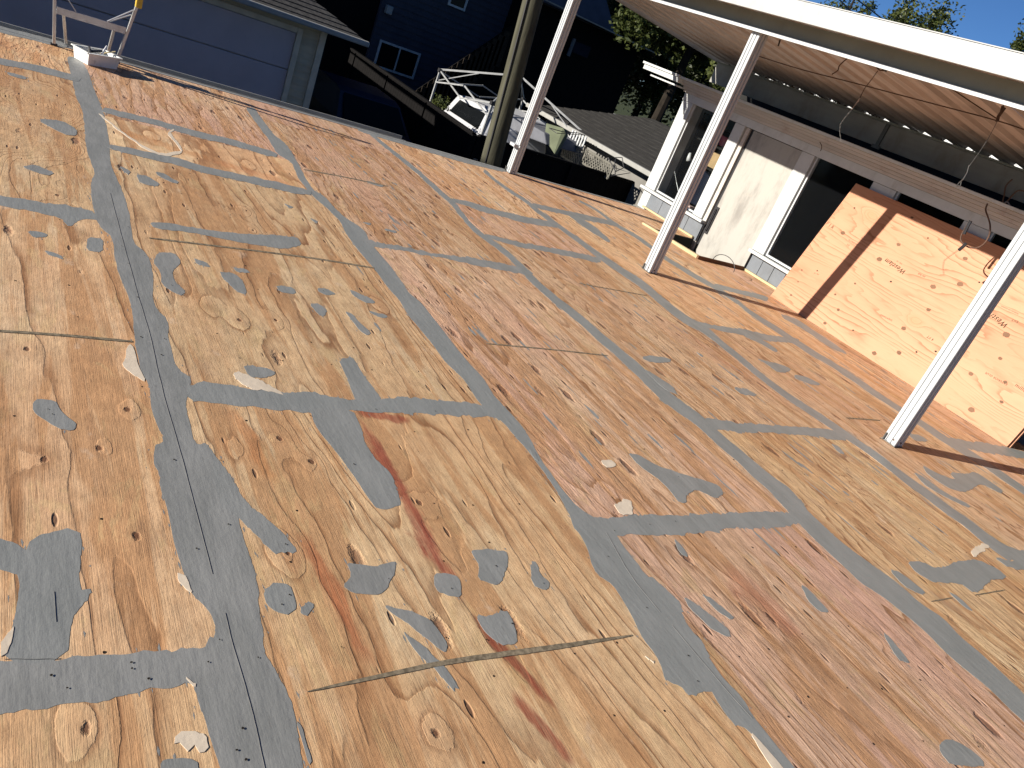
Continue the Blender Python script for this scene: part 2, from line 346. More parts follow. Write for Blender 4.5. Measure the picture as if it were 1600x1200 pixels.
GLASS = glass_mat('dark_window_glass', alpha=.10); GLASSBLK = simple('black_tinted_glass', (.006, .007, .008), .12, .1, 3); GLASSBLK.node_tree.nodes['Principled BSDF'].inputs['Specular IOR Level'].default_value = .08

# ------------------------------------------------------------------ ground and the building that carries the deck
GZ = -2.6
m = M(); m.box(-60, 260, -260, 120, GZ-.2, GZ); g = m.obj('ground', GRASS); tag(g, kind='structure')
m = M(); m.box(7.3, 13.8, -40, 60, GZ-.01, GZ+.004); tag(m.obj('alley', ASPH), kind='structure')
m = M(); m.box(13.9, 30, -7.8, -5.4, GZ-.01, GZ+.008); tag(m.obj('driveway', CONC), kind='structure')

bld = thing('lower_building', 'pale walled building storey that carries the plywood roof deck', 'building', (2, -1, GZ))
m = M(); m.box(-6, 6.8, -6.3, 5, GZ, -.17); m.obj('wall', SHADEWALL, bld)
deck = M(); deck.box(-6, 6.8, -5.70, 5, -.168, -.021); deck.box(-6, 5.2, -6.36, -5.70, -.168, -.021); deck.box(6.0, 6.8, -6.36, -5.70, -.168, -.021)
deck = deck.obj('roof_deck', BROWNWOOD); tag(deck, kind='structure')
# sheets of plywood
ROWS = [(-5.2, -4.04, [-2, 1.08, 3.45, 5.72, 6.84], .35), (-4.04, -2.88, [-2.6, -.27, 2.145, 4.50, 5.21, 6.84], .55),
        (-2.88, -1.73, [-3.3, -.94, 1.495, 3.86, 6.22, 6.84], .5), (-1.73, -.51, [-2.6, -.25, 2.17, 4.535, 5.19, 6.84], .1),
        (-.51, .71, [-3.6, -1.27, 1.14, 3.53, 5.87, 6.84], .05), (.71, 1.93, [-3, -.6, 1.84, 4.28, 6.84], .3), (1.93, 3.15, [-3, -.6, 1.84, 4.28, 6.84], .3),
        (-5.7, -5.2, [-1.9, .5, 2.1, 4.3, 6.84], .7), (-6.37, -5.7, [-1.9, .5, 2.1, 4.3, 5.2], .7), (-6.37, -5.7, [6.0, 6.84], .4)]
PARAM = {(2.17, -1.73): (.05, .42, .2), (-.25, -1.73): (0, .55, .12), (4.535, -1.73): (.1, .25, .1), (5.19, -1.73): (.7, .6, .7), (-1.27, -.51): (0, .3, .1), (1.14, -.51): (.15, .2, .1),
         (3.53, -.51): (.0, .75, .3), (1.495, -2.88): (.75, .5, .75), (-.94, -2.88): (1.0, .6, .6), (3.86, -2.88): (.6, 1.0, .7), (-.27, -4.04): (0, 1.0, .8), (2.145, -4.04): (.45, .95, .9), (4.5, -4.04): (1.0, .9, .8)}
screws = M()
for (y0, y1, xs, base) in ROWS:
    for a, b in zip(xs, xs[1:]):
        gp = .0015; m = M(); m.box(a+gp, b-gp, y0+gp, y1-gp, -.0205, 0)
        o = m.obj('plywood_sheet', PLY, deck, origin=True)
        pr = PARAM.get((a, y0), (base*random.uniform(.4, 1.6), random.uniform(.5, 1.0), random.uniform(.4, .9)))
        o.color = (min(1, pr[0]), pr[1], pr[2], 1)
        x = a+.02
        while x < b:
            yy = y0+.02
            while yy < y1:
                if random.random() < .75 and a > -1:
                    cx, cy = x+random.gauss(0, .02), yy+random.gauss(0, .02); rr = random.uniform(.0028, .005)
                    screws.add([(cx+rr*random.uniform(.7, 1.2)*math.cos(t*1.05), cy+rr*random.uniform(.7, 1.2)*math.sin(t*1.05), .0003) for t in range(6)], [(0,1,2,3,4,5)])
                yy += random.uniform(.14, .24)
            x += .203 if random.random() < .5 else .406
o = screws.obj('screw_hole', HOLE, deck); tag(o, kind='stuff')
m = M(); m.box(6.86, 6.93, -6.2, 5, -.17, -.004); m.box(6.842, 6.858, -6.2, 5, -.17, .004); m.obj('edge_flashing', GUTTER, deck, bevel=.003)
m = M(); m.box(6.99, 7.00, -3.3, 5, -.10, -.012); m.box(7.09, 7.105, -3.3, 5, -.10, .004); m.box(6.99, 7.105, -3.3, 5, -.112, -.10); m.obj('gutter', GUTTER, deck)

# ------------------------------------------------------------------ filler on the joints, knots and dents
lay = [0]
def wobble(pts, closed=True, amp=.006, step=.009, aniso=2.2):
    if closed:
        for _ in range(1):
            q_ = []
            for i in range(len(pts)): a, b = pts[i], pts[(i+1)%len(pts)]; f_ = min(.2, .055/max(.001, (b-a).length)); q_ += [a.lerp(b, f_), a.lerp(b, 1-f_)]
            pts = q_
    out = []; n = len(pts); rng = range(n if closed else n-1)
    for i in rng:
        a, b = pts[i], pts[(i+1)%n]; L = (b-a).length; dist = max(1.5, ((a+b)/2).length); st = step*max(1, dist/2.5)
        s = max(1, int(L/st))
        for j in range(s): out.append(a.lerp(b, j/s))
    if not closed: out.append(pts[-1])
    res = []
    for p in out:
        q = Vector((p.x*9, p.y*26, lay[0]*3.1)); q2 = Vector((p.x*55, p.y*170, 5+lay[0]))
        rg = max(.2, min(1, mnoise.noise(Vector((p.x*3.1, p.y*4.7, 2+lay[0])))*2.2+.45))
        dx = mnoise.noise(q)*amp*aniso+mnoise.noise(q2)*amp*2.6*rg+mnoise.noise(Vector((p.x*160, p.y*420, lay[0])))*amp*1.1*rg; dy = mnoise.noise(q+Vector((9, 3, 1)))*amp+mnoise.noise(q2+Vector((4, 4, 4)))*amp*.5*rg
        res.append(Vector((p.x+dx, p.y+dy, p.z)))
    return res
def patch(px, name='filler_patch', mat=None, amp=.006, world=None):
    amp *= .95
    lay[0] += 1; z = .00045+lay[0]*.00001
    pts = world or [gz(*p) for p in px]; pts = wobble(pts, True, amp)
    top = [(p.x, p.y, z) for p in pts]; bot = [(p.x, p.y, .0001) for p in pts]; n = len(pts)
    m = M(); m.v = top+bot; m.f = [tuple(range(n))]+[(i, (i+1)%n, n+(i+1)%n, n+i) for i in range(n)]
    o = m.obj(name, mat or FILL, deck, origin=True)
    if name.startswith('filler'):
        for i in range(0, n, 2):
            if random.random() < .45:
                p = pts[i]; q = pts[(i+1)%n]; t_ = (q-p).normalized(); nn = Vector((t_.y, -t_.x, 0)); ar = sum(pts[k].x*pts[(k+1)%n].y-pts[(k+1)%n].x*pts[k].y for k in range(0)) 
                off = nn*random.gauss(0, .011); c = p+off; dn = max(1, c.length/3); L_ = random.uniform(.003, .017)*dn; w_ = random.uniform(.0008, .0028)*dn
                smear.add([(c.x-L_, c.y, .00022), (c.x, c.y-w_, .00022), (c.x+L_*random.uniform(.3, 1), c.y+random.uniform(-.002, .002), .00022), (c.x, c.y+w_, .00022)], [(0, 1, 2, 3)])
    return o
smear = M(); smear2 = M()
def strip(px, wpx, name='filler_strip', mat=None, amp=.008):
    """px polyline down the middle of a filled joint, visible width in photo pixels"""
    L, Rr = [], []
    for i, p in enumerate(px):
        a = px[max(0, i-1)]; b = px[min(len(px)-1, i+1)]; d = Vector((b[0]-a[0], b[1]-a[1])).normalized(); nn = Vector((-d.y, d.x))
        ww = (wpx[i] if isinstance(wpx, (list, tuple)) else wpx)/2
        L.append(gz(p[0]+nn.x*ww, p[1]+nn.y*ww)); Rr.append(gz(p[0]-nn.x*ww, p[1]-nn.y*ww))
    return patch(None, name, mat, amp, world=L+Rr[::-1])
# joint between first and second row, wide and ragged
S0L = [(104,88),(113,125),(118,150),(130,175),(134,225),(140,250),(148,268),(143,280),(142,307),(152,350),(177,373),(180,413),(197,453),(207,487),(211,533),(218,573),(232,600),(235,628),(242,657),(256,686),(244,697),(241,722),(251,740),(250,760),(257,785),(265,815),(277,857),(287,897),(292,905),(302,932),(325,955),(340,985),(322,1007),(305,1030),(303,1067),(312,1100),(325,1137),(345,1197),(360,1260)]
S0R = [(125,90),(137,110),(147,140),(158,165),(165,190),(170,215),(172,255),(188,290),(197,313),(205,350),(207,377),(230,397),(239,420),(238,457),(245,487),(262,497),(265,540),(277,577),(302,593),(290,622),(295,657),(304,690),(322,693),(335,712),(355,735),(375,772),(372,812),(382,850),(400,890),(406,920),(404,950),(412,987),(410,1012),(432,1050),(450,1085),(460,1115),(467,1162),(476,1200),(482,1260)]
patch(S0L+S0R[::-1], 'filler_strip')
patch([(330,700),(345,725),(375,772),(400,797),(432,825),(460,850),(463,861),(433,866),(415,852),(390,826),(370,806),(345,790),(335,740)])
patch([(0,1032),(107,1029),(217,1021),(300,1013),(345,1000),(345,1075),(304,1067),(275,1070),(225,1077),(170,1090),(120,1100),(50,1112),(0,1118),(-60,1125),(-60,1034)], 'filler_strip')
patch([(-40,842),(22,845),(37,860),(45,845),(65,834),(82,832),(100,826),(125,832),(129,850),(124,900),(125,915),(145,922),(140,932),(125,947),(110,972),(108,1033),(5,1033),(20,977),(27,950),(33,912),(28,896),(0,892),(-40,890)])
patch([(-40,298),(0,306),(62,315),(140,327),(155,345),(130,341),(120,348),(107,355),(98,344),(92,340),(50,330),(0,321),(-40,314)], 'filler_strip')
# joint between second and third row
S1L = [(383,168),(400,192),(421,220),(432,240),(455,253),(467,280),(487,305),(507,322),(533,347),(542,368),(560,392),(585,420),(600,442),(622,467),(640,495),(657,515),(677,540),(700,570),(727,597),(750,632),(775,651),(787,662),(800,678),(820,700),(838,722),(866,760),(888,800),(897,825),(907,835),(917,852),(922,875),(935,900),(960,917),(972,937),(990,972),(1007,1002),(1025,1025),(1035,1050),(1040,1065),(1062,1070),(1077,1085),(1110,1077),(1122,1097),(1135,1117),(1150,1135),(1165,1137),(1200,1177),(1240,1222)]
S1R = [(397,168),(405,180),(427,210),(447,225),(457,240),(472,268),(487,295),(505,305),(530,332),(550,347),(570,360),(577,377),(597,400),(617,425),(637,455),(662,477),(685,507),(710,540),(730,565),(752,587),(770,615),(785,632),(800,648),(815,665),(830,687),(841,712),(872,757),(905,795),(935,812),(962,835),(972,850),(990,872),(1010,900),(1025,905),(1045,925),(1065,942),(1066,962),(1082,987),(1100,1007),(1112,1035),(1132,1060),(1157,1087),(1175,1117),(1200,1147),(1250,1210)]
patch(S1L+S1R[::-1], 'filler_strip', amp=.006)
patch([(290,606),(310,596),(350,600),(400,609),(450,614),(482,611),(505,618),(535,624),(600,624),(622,620),(675,624),(750,632),(785,645),(782,660),(775,652),(725,651),(675,647),(612,646),(550,642),(487,645),(432,640),(400,637),(360,632),(330,628),(295,624)], 'filler_strip')
patch([(484,640),(492,665),(505,682),(517,695),(535,720),(555,745),(570,772),(587,795),(625,792),(627,785),(617,760),(612,742),(587,717),(570,695),(565,670),(550,638)])
patch([(529,562),(550,557),(563,578),(578,600),(600,628),(556,628),(546,600),(536,578)])
patch([(905,802),(935,810),(985,805),(1050,806),(1145,802),(1200,799),(1258,800),(1272,816),(1200,826),(1145,825),(1100,834),(1025,835),(962,836),(925,850)], 'filler_strip')
patch([(570,372),(585,378),(612,382),(662,392),(687,398),(725,400),(762,407),(800,414),(832,424),(828,433),(800,425),(737,414),(700,405),(672,400),(625,391),(590,386),(575,384)], 'filler_strip', amp=.012)
# third/fourth row joint
S2 = [(578,208),(612,236),(650,266),(687,300),(706,316),(737,355),(756,370),(784,389),(812,415),(835,440),(865,466),(900,493),(940,528),(975,558),(1012,592),(1040,620),(1075,644),(1098,662),(1120,683),(1150,708),(1175,731),(1200,752),(1228,775),(1262,815),(1296,847),(1325,873),(1352,895),(1392,922),(1430,955),(1462,978),(1490,1008),(1522,1034),(1560,1068),(1600,1108),(1640,1145)]
strip(S2, [5,5,6,7,7,7,7,8,9,10,11,12,13,14,16,18,18,17,17,17,18,20,28,24,25,28,33,30,30,35,32,34,30,32,32], amp=.009)
strip([(1098,660),(1150,668),(1200,670),(1237,673),(1275,675),(1322,683)], [16,15,13,12,13,16], amp=.008)
# fourth/fifth row joint
S3 = [(756,267),(775,283),(797,299),(822,314),(842,331),(863,346),(884,361),(906,377),(934,398),(962,417),(985,432),(1007,447),(1040,476),(1075,502),(1100,514),(1125,535),(1162,565),(1200,597),(1232,620),(1275,648),(1312,673),(1350,699),(1387,726),(1420,752),(1450,773),(1482,798),(1510,816),(1533,836),(1557,853),(1580,866),(1625,880)]
strip(S3, [4,4,5,5,6,6,6,7,9,10,11,11,12,12,12,9,9,9,10,10,11,10,11,12,13,13,14,15,17,20,22], amp=.01)
strip([(700,312),(728,317),(756,327),(784,334),(812,342),(841,347),(872,353)], [5,8,9,8,10,9,8])
strip([(756,367),(784,375),(816,383),(850,389),(887,396),(916,402),(938,408)], [5,7,8,7,9,8,8])
strip([(831,319),(850,325),(878,331),(906,338),(944,346),(966,352)], [5,7,6,9,7,6])
patch([(887,336),(906,340),(925,351),(953,374),(953,380),(925,363),(906,351)], amp=.02)
S4 = [(905,314),(916,319),(934,329),(962,351),(981,362),(1000,373),(1032,398),(1066,420),(1090,434),(1116,448),(1135,461),(1154,473),(1169,486),(1187,498),(1216,516),(1244,535),(1272,553),(1300,569),(1325,585),(1362,611),(1400,636),(1437,660),(1475,686),(1512,708),(1550,732),(1600,767),(1630,785)]
strip(S4, [2,3,3,5,5,5,6,6,7,6,6,5,6,7,9,8,9,8,9,9,8,9,10,11,10,11,11], amp=.014)
strip([(1221,493),(1244,503),(1272,521),(1300,540),(1322,552)], [5,9,8,9,3], amp=.014)
strip([(1116,446),(1150,455),(1178,461),(1200,468)], [7,6,7,8])
strip([(1086,506),(1112,510),(1131,515),(1159,518),(1178,525),(1206,529),(1248,533)], [9,6,7,9,13,9,8])
strip([(1478,689),(1510,695),(1533,699),(1568,704),(1605,713)], [14,11,16,13,12], amp=.012)
BL = [
 [(41,360),(75,365),(72,372),(52,372)], [(136,370),(160,372),(160,394),(136,391)], [(67,391),(95,399),(100,405),(77,400)],
 [(246,395),(272,394),(285,410),(270,422),(272,440),(292,457),(280,462),(252,445),(250,425),(240,410)], [(302,402),(322,410),(330,419),(307,412)],
 [(233,348),(253,347),(300,355),(367,365),(437,368),(463,370),(473,383),(443,390),(367,377),(300,363),(240,357)],
 [(343,423),(367,427),(380,440),(387,463),(367,453),(347,433)], [(363,417),(387,422),(393,428),(370,425)], [(430,445),(460,450),(463,460),(437,457)],
 [(495,450),(510,451),(525,460),(512,462),(497,456)], [(546,452),(565,460),(585,470),(585,474),(572,474),(550,460)], [(482,474),(500,475),(512,486),(507,495),(497,492)],
 [(575,485),(595,489),(607,494),(600,497),(582,491)], [(537,485),(550,490),(560,502),(580,520),(575,525),(562,517),(550,500)], [(380,570),(410,573),(433,583),(413,593),(387,587)],
 [(535,915),(550,925),(575,927),(600,925),(610,910),(618,890),(620,877),(580,885),(560,882),(542,880),(548,898)],
 [(737,862),(750,858),(787,861),(795,866),(792,890),(785,908),(770,915),(745,905),(750,885),(742,872)], [(680,898),(697,893),(717,903),(720,920),(718,932),(705,932),(685,925),(678,912)],
 [(412,925),(430,912),(452,912),(457,925),(463,945),(452,960),(430,957),(415,945)], [(467,950),(480,938),(492,947),(480,960),(468,957)],
 [(600,948),(620,950),(650,957),(672,967),(687,987),(700,1007),(697,1020),(685,1015),(660,995),(637,972),(612,960)],
 [(627,985),(640,995),(660,1010),(675,1025),(695,1040),(717,1072),(712,1080),(697,1067),(672,1040),(650,1020)],
 [(745,965),(770,962),(792,955),(800,965),(808,990),(808,1005),(780,1005),(760,990)], [(827,875),(837,878),(844,898),(858,908),(858,918),(850,922),(832,915)],
 [(52,630),(60,624),(85,625),(92,640),(105,652),(120,660),(117,670),(105,675),(82,665),(67,655),(52,642)], [(252,1192),(265,1186),(307,1187),(312,1215),(250,1215)],
 [(465,1130),(475,1140),(480,1165),(490,1190),(485,1200),(473,1160)], [(442,317),(460,324),(452,326)], [(482,340),(497,345),(495,350)], [(565,347),(580,349),(578,353)], [(601,357),(620,361),(617,364),(602,361)],
 [(1050,837),(1065,852),(1077,872),(1062,865)],
 [(980,707),(1000,712),(1025,727),(1062,740),(1100,750),(1125,760),(1132,772),(1120,780),(1087,765),(1072,772),(1075,785),(1062,787),(1045,765),(1025,745),(995,725)],
 [(1072,935),(1085,942),(1112,962),(1140,985),(1137,994),(1115,987),(1095,967),(1077,950)], [(1095,927),(1112,935),(1145,962),(1142,967),(1120,955)],
 [(1251,913),(1264,921),(1292,952),(1294,958),(1281,956),(1260,937)], [(1380,988),(1391,996),(1416,1027),(1421,1037),(1402,1031)], [(1468,1162),(1485,1157),(1511,1166),(1534,1185),(1537,1200),(1485,1196),(1470,1177)],
 [(1163,521),(1178,525),(1197,534),(1216,547),(1212,551),(1187,536),(1169,529)], [(1180,559),(1197,564),(1216,568),(1236,576),(1232,581),(1217,583),(1199,570)], [(1242,585),(1259,589),(1283,600),(1277,603),(1259,598),(1242,591)],
 [(1000,559),(1019,555),(1049,561),(1045,566),(1019,567)], [(1086,549),(1101,557),(1097,559)], [(1003,575),(1022,585),(1052,604),(1060,617),(1040,610)], [(1144,605),(1165,607),(1186,619),(1159,617)],
 [(1417,676),(1440,681),(1452,690),(1431,690)], [(1440,727),(1463,739),(1494,751),(1482,737),(1510,741),(1524,737),(1545,751),(1568,767),(1564,772),(1533,755),(1510,769),(1487,765),(1463,751),(1445,737)],
 [(1428,737),(1445,746),(1475,769),(1517,790),(1510,793),(1468,772),(1440,755)],
 [(1417,877),(1440,877),(1462,889),(1500,876),(1526,874),(1560,889),(1575,904),(1545,907),(1526,930),(1500,911),(1462,911),(1432,896)], [(1389,889),(1410,896),(1447,926),(1440,930),(1406,911)],
 [(1477,922),(1500,934),(1522,956),(1511,952)], [(1552,870),(1575,877),(1600,876),(1620,892),(1579,889)], [(1297,692),(1310,697),(1322,712),(1310,707)],
 [(55,186),(95,188),(120,202),(120,213),(100,210)], [(30,260),(55,257),(85,270),(75,275)], [(185,258),(205,268),(198,273)], [(242,268),(260,273),(280,285),(275,288),(247,275)], [(212,272),(230,275),(250,287),(245,292),(220,288)],
 [(10,112),(42,120),(40,125),(12,117)], [(572,282),(600,289),(598,293),(574,286)], [(827,702),(835,705),(843,722),(833,716)]]
for b in BL: patch(b, amp=.005)
strip([(160,172),(200,181),(250,193),(312,211),(362,222),(432,243)], [8,9,8,9,9,9]); strip([(168,228),(225,241),(275,252),(325,267),(400,283),(485,302)], [8,10,11,10,11,10])
strip([(-20,91),(0,96),(50,105),(107,120),(125,124)], [8,9,10,10,8]); strip([(-30,38),(0,46),(50,58),(104,72)], [8,10,9,9])
strip([(560,203),(640,226),(720,250),(790,267)], [4,6,6,5]); 
tag(smear.obj('filler_smear', FILL, deck), kind='stuff')
dots = M()
for p in [(80,1056),(105,1076),(206,1045),(232,1061),(205,1036),(325,1035),(384,1188),(370,1173),(379,1139),(403,1028),(343,1000),(440,945),(452,930),(533,1012),(705,920),(697,997),(760,1000),(607,905),(800,975),(775,885),(849,912),(75,640),(82,648),(325,640),(307,858),(272,719),(345,720),(357,820),(446,851),(553,726),(485,650),(587,640),(680,643),(252,555),(220,527),(257,530),(215,465),(200,412),(226,400),(190,385),(1010,950),(1075,1025),(1090,1065),(950,870),(1015,820),(1055,815),(960,830),(1020,750),(1060,745),(1110,775),(620,500),(607,447),(505,455),(437,456),(270,428),(268,446),(170,335),(200,355)]:
    c = gz(*p); rr = random.uniform(.002, .0034); dots.add([(c.x+rr*random.uniform(.6, 1.2)*math.cos(t*1.05), c.y+rr*random.uniform(.6, 1.2)*math.sin(t*1.05), .0024) for t in range(6)], [(0,1,2,3,4,5)])
tag(dots.obj('screw_hole', HOLE, deck), kind='stuff')
for i in range(420):   # thin scrapes of filler pulled along the grain of the rougher sheets
    x = random.uniform(1.2, 6.6); y = random.choice([random.gauss(-4.9, .35), random.gauss(-5.6, .35), random.gauss(-3.5, .3), random.gauss(-2.3, .35)])
    if y < -6.2 or (y < -5.6 and x > 5.1): continue
    L_ = random.uniform(.02, .11); w_ = random.uniform(.003, .013); n_ = 9; ph = random.random()*9
    smear2.add([(x+L_*math.cos(k*2*math.pi/n_)*random.uniform(.6, 1.1), y+w_*math.sin(k*2*math.pi/n_)*random.uniform(.5, 1.2), .00026) for k in range(n_)], [tuple(range(n_))])
tag(smear2.obj('filler_scrape', FILL, deck), kind='stuff')
# pale primer smears
for b in [[(203,537),(212,545),(216,570),(229,598),(215,590),(192,572),(195,560)], [(360,580),(377,583),(400,593),(437,610),(443,616),(400,611),(367,593)], [(275,893),(290,902),(301,930),(288,918),(277,905)],
          [(0,995),(12,985),(21,978),(20,998),(8,1025),(0,1022)], [(268,1160),(300,1140),(325,1150),(330,1175),(300,1178)], [(287,1068),(303,1064),(303,1072)],
          [(937,722),(950,716),(962,725),(950,732)], [(958,785),(985,778),(992,800),(970,806)], [(1170,1140),(1205,1178),(1245,1225),(1230,1228),(1195,1185)], [(1000,1018),(1022,1030),(1018,1034)], [(1515,860),(1540,848),(1545,858),(1522,872)]]:
    patch(b, 'primer_smear', CREAM, amp=.008)
strip([(155,178),(178,197),(200,214),(228,232),(245,240),(262,242),(284,237)], [2,2.5,2,3,3,5,4], 'primer_smear', CREAM); strip([(284,236),(276,222),(262,208),(272,203)], [3,4,5,4], 'primer_smear', CREAM)
# snapped layout lines and cracks that telegraph through the filler
for p, wd in [([(-20,516),(100,524),(207,534)], 3.6), ([(233,372),(400,392),(500,405),(585,419)], 2.2), ([(480,1081),(560,1064),(700,1034),(850,1014),(988,993)], [2,6,8,9,3]), ([(475,265),(540,277),(605,291)], 1.4),
              ([(760,537),(860,546),(950,556)], 1.5), ([(1322,653),(1375,657)], 1.6), ([(1455,940),(1488,934)], 1.6), ([(1523,930),(1570,922)], 1.6), ([(905,443),(1010,462)], 1.)]:
    strip(p, wd, 'layout_line', CHALK, amp=.0003)
for p in [[(172,302),(190,370),(215,460),(235,525),(247,582),(257,622),(282,707),(317,840),(332,897)], [(352,958),(362,1002),(375,1045),(400,1137),(415,1205)], [(947,832),(985,900),(1032,957)], [(1050,977),(1100,1037),(1147,1092),(1175,1122)],
          [(8,1031),(45,1030),(96,1030)], [(84,925),(88,972)]]:
    strip(p, .5, 'joint_crack', CREVICE, amp=.0012)

# ------------------------------------------------------------------ roof-carrying posts
def post(x, y, label):
    t = thing('patio_post', label, 'post', (x, y, 0), 'white posts of the patio cover')
    h = .043; zt = 1.862
    # fluted square tube: outline with two shallow grooves per face
    prof = []
    for (ax, ay, bx, by) in ((-h, -h, h, -h), (h, -h, h, h), (h, h, -h, h), (-h, h, -h, -h)):
        dx, dy = (bx-ax), (by-ay); nx, ny = -dy/(2*h), dx/(2*h)
        for tpos, dep in ((.03, 0), (.24, 0), (.27, .008), (.36, .008), (.39, 0), (.61, 0), (.64, .008), (.73, .008), (.76, 0), (.97, 0)):
            prof.append((x+ax+dx*tpos+nx*dep, y+ay+dy*tpos+ny*dep, .004))
    m = M(); m.prism(prof, (0, 0, zt-.004)); m.obj('shaft', WHITE, t)
    m = M(); m.box(x-.05, x+.05, y-.05, y+.05, .0015, .007); m.box(x+.03, x+.036, y+.044, y+.060, .007, .05); m.obj('base_plate', GALV, t, bevel=.001)
    M().tube([(x-.02, y+.0435, .035), (x-.02, y+.048, .035)], .005).obj('screw', RUST, t); M().tube([(x-.0435, y, .03), (x-.048, y, .03)], .005).obj('screw', RUST, t)
    return t
post(6.79, -4.40, 'white square post farthest away, standing at the deck edge in front of the utility pole')
post(4.44, -4.43, 'white fluted post in the middle, standing before the shop window with boxes')
post(2.08, -4.475, 'nearest white fluted post, standing in front of the leaning plywood sheet')
t = bpy.data.objects['patio_post']; m = M(); m.box(6.72, 6.86, -4.365, -4.35, .27, .285); m.box(6.745, 6.835, -4.35, -4.30, .262, .29); m.obj('bracket', WHITE, t)

# ------------------------------------------------------------------ patio cover
cov = thing('patio_cover', 'flat patio roof with broad white fascia and corrugated pinkish metal underside', 'patio roof', (3.8, -5.5, 0))
XE = 7.45; X0 = -.8
def rz(y): return 1.972+(y+4.4)*.0765
per = .228; dep = .044
m0 = X0; si = 0
while m0 < XE-.05:
    m1 = min(XE, m0+per*4); m = M(); prof = []
    x = m0
    while x < m1-1e-4:
        for dx, dz in ((0, 0), (.118, 0), (.145, dep), (.197, dep), (.224, 0)):
            if x+dx < m1: prof.append((x+dx, dz))
        x += per
    prof.append((m1, 0))
    ys = (-4.17, -7.12); so_ = (si % 2)*.0025; vs = []; n = len(prof)
    for yy in ys:
        for px_, dz in prof: vs.append((px_, yy, rz(yy)+dz+so_))
    m.add(vs, [(i, i+1, n+i+1, n+i) for i in range(n-1)])
    o = m.obj('roof_sheet', ROOFMETAL, cov); sd = o.modifiers.new('thickness', 'SOLIDIFY'); sd.thickness = .0022; sd.offset = 1
    m0 = m1; si += 1
m = M(); m.box(X0, XE, -4.175, -4.145, 1.943, 2.062); m.box(X0, XE, -4.20, -4.145, 2.055, 2.066); m.obj('fascia', FASCIA, cov, bevel=.002)
m = M(); m.box(X0, XE-.05, -4.392, -4.372, 1.870, 1.968); m.obj('beam', BEAMGREY, cov)
m = M(); m.box(X0, XE-.05, -4.45, -4.352, 1.862, 1.8695); m.box(X0, XE-.05, -4.352, -4.346, 1.846, 1.870); m.obj('beam_flange', WHITE, cov)
m = M(); m.box(-.8, XE-.1, -6.945, -6.90, 1.52, 1.735); m.obj('rear_beam', GREYWOOD, cov, bevel=.003)
m = M(); m.box(-.8, XE-.1, -6.96, -6.872, 1.7355, 1.752); m.obj('rear_plate', BEAMGREY, cov)
m = M(); m.box(XE-.002, XE+.012, -7.12, -4.17, 1.74, 1.775)
for s in range(0): pass
m = M(); m.hexa([(XE+.003, -7.12, rz(-7.12)-.03), (XE+.016, -7.12, rz(-7.12)-.03), (XE+.016, -4.18, rz(-4.18)-.03), (XE+.003, -4.18, rz(-4.18)-.03)], [(XE+.003, -7.12, rz(-7.12)+.05), (XE+.016, -7.12, rz(-7.12)+.05), (XE+.016, -4.18, rz(-4.18)+.05), (XE+.003, -4.18, rz(-4.18)+.05)]); m.obj('end_trim', GREYWOOD, cov)
p = gy(1385, 200, -6.89); m = M(); m.box(p.x-.02, p.x+.02, -6.899, -6.885, 1.50, 1.73); m.box(p.x-.045, p.x+.045, -6.897, -6.88, 1.50, 1.53); m.obj('strap', GALV, cov)
# dry leaves caught on the plate
m = M()
for i in range(260):
    x = random.uniform(5.0, 6.6) if i < 180 else random.uniform(2.4, 6.8); c = Vector((x, random.uniform(-6.90, -6.868), 1.7535+random.random()*.012)); a = random.random()*6.28; s = random.uniform(.008, .018)
    d1 = Vector((math.cos(a), math.sin(a)*.5, random.uniform(-.6, .6)))*s; d2 = Vector((-math.sin(a)*.5, .3, random.uniform(-.5, .5)))*s; m.add([c-d1, c-d2, c+d1, c+d2], [(0, 1, 2, 3)])
tag(m.obj('dry_leaf', RUST, cov), kind='stuff')

# ------------------------------------------------------------------ house wall behind the deck
WY = -6.4
hs = thing('shop_front', 'white trimmed timber wall with windows and weathered door beside the deck', 'building', (5, WY, 0))
def hb(name, mat, x0, x1, y0, y1, z0, z1, bev=.002, par=hs): return M().box(x0, x1, y0, y1, z0, z1).obj(name, mat, par, bevel=bev)
# grey vertical siding boards below the windows
def sid(x0, x1, n, z0=-.01):
    for i in range(n):
        a = x0+(x1-x0)*i/n; b = x0+(x1-x0)*(i+1)/n; hb('siding_board', SIDING, a+.003, b-.003, WY-.03, WY-.004, z0, .185)
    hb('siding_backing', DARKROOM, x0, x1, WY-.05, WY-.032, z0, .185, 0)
sid(5.985, 6.93, 4); sid(3.0, 5.20, 14); sid(-1.2, 2.98, 18)
hb('corner_post', WHITEWOOD, 6.93, 7.07, WY-.16, WY-.005, -.02, .185, .004)
hb('corner_post', WHITEWOOD, 6.90, 7.075, WY-.17, WY+.004, .222, 1.235, .004)
hb('window_sill', WHITEWOOD, 5.985, 7.11, WY-.02, WY+.045, .188, .218, .004); hb('window_sill', WHITEWOOD, -1.2, 5.235, WY-.02, WY+.045, .188, .218, .004)
hb('window_stile', WHITEWOOD, 6.045, 6.19, WY-.09, WY+.002, .222, 1.235, .003); hb('door_jamb', TRIMTAUPE, 5.985, 6.035, WY-.09, WY-.02, -.165, 1.232, .002)
hb('door_jamb', WHITEWOOD, 5.075, 5.235, WY-.09, WY+.003, .222, 1.235, .003)
hb('window_stile', WHITEWOOD, 4.135, 4.38, WY-.08, WY+.001, .222, 1.235, .003); hb('window_stile', WHITEWOOD, 3.24, 3.47, WY-.08, WY+.001, .222, 1.235, .003); hb('window_stile', WHITEWOOD, 2.2, 2.4, WY-.08, WY+.001, .222, 1.235, .003)
hb('window_header', WHITEWOOD, -1.2, 7.09, WY-.10, WY+.006, 1.237, 1.318, .003)
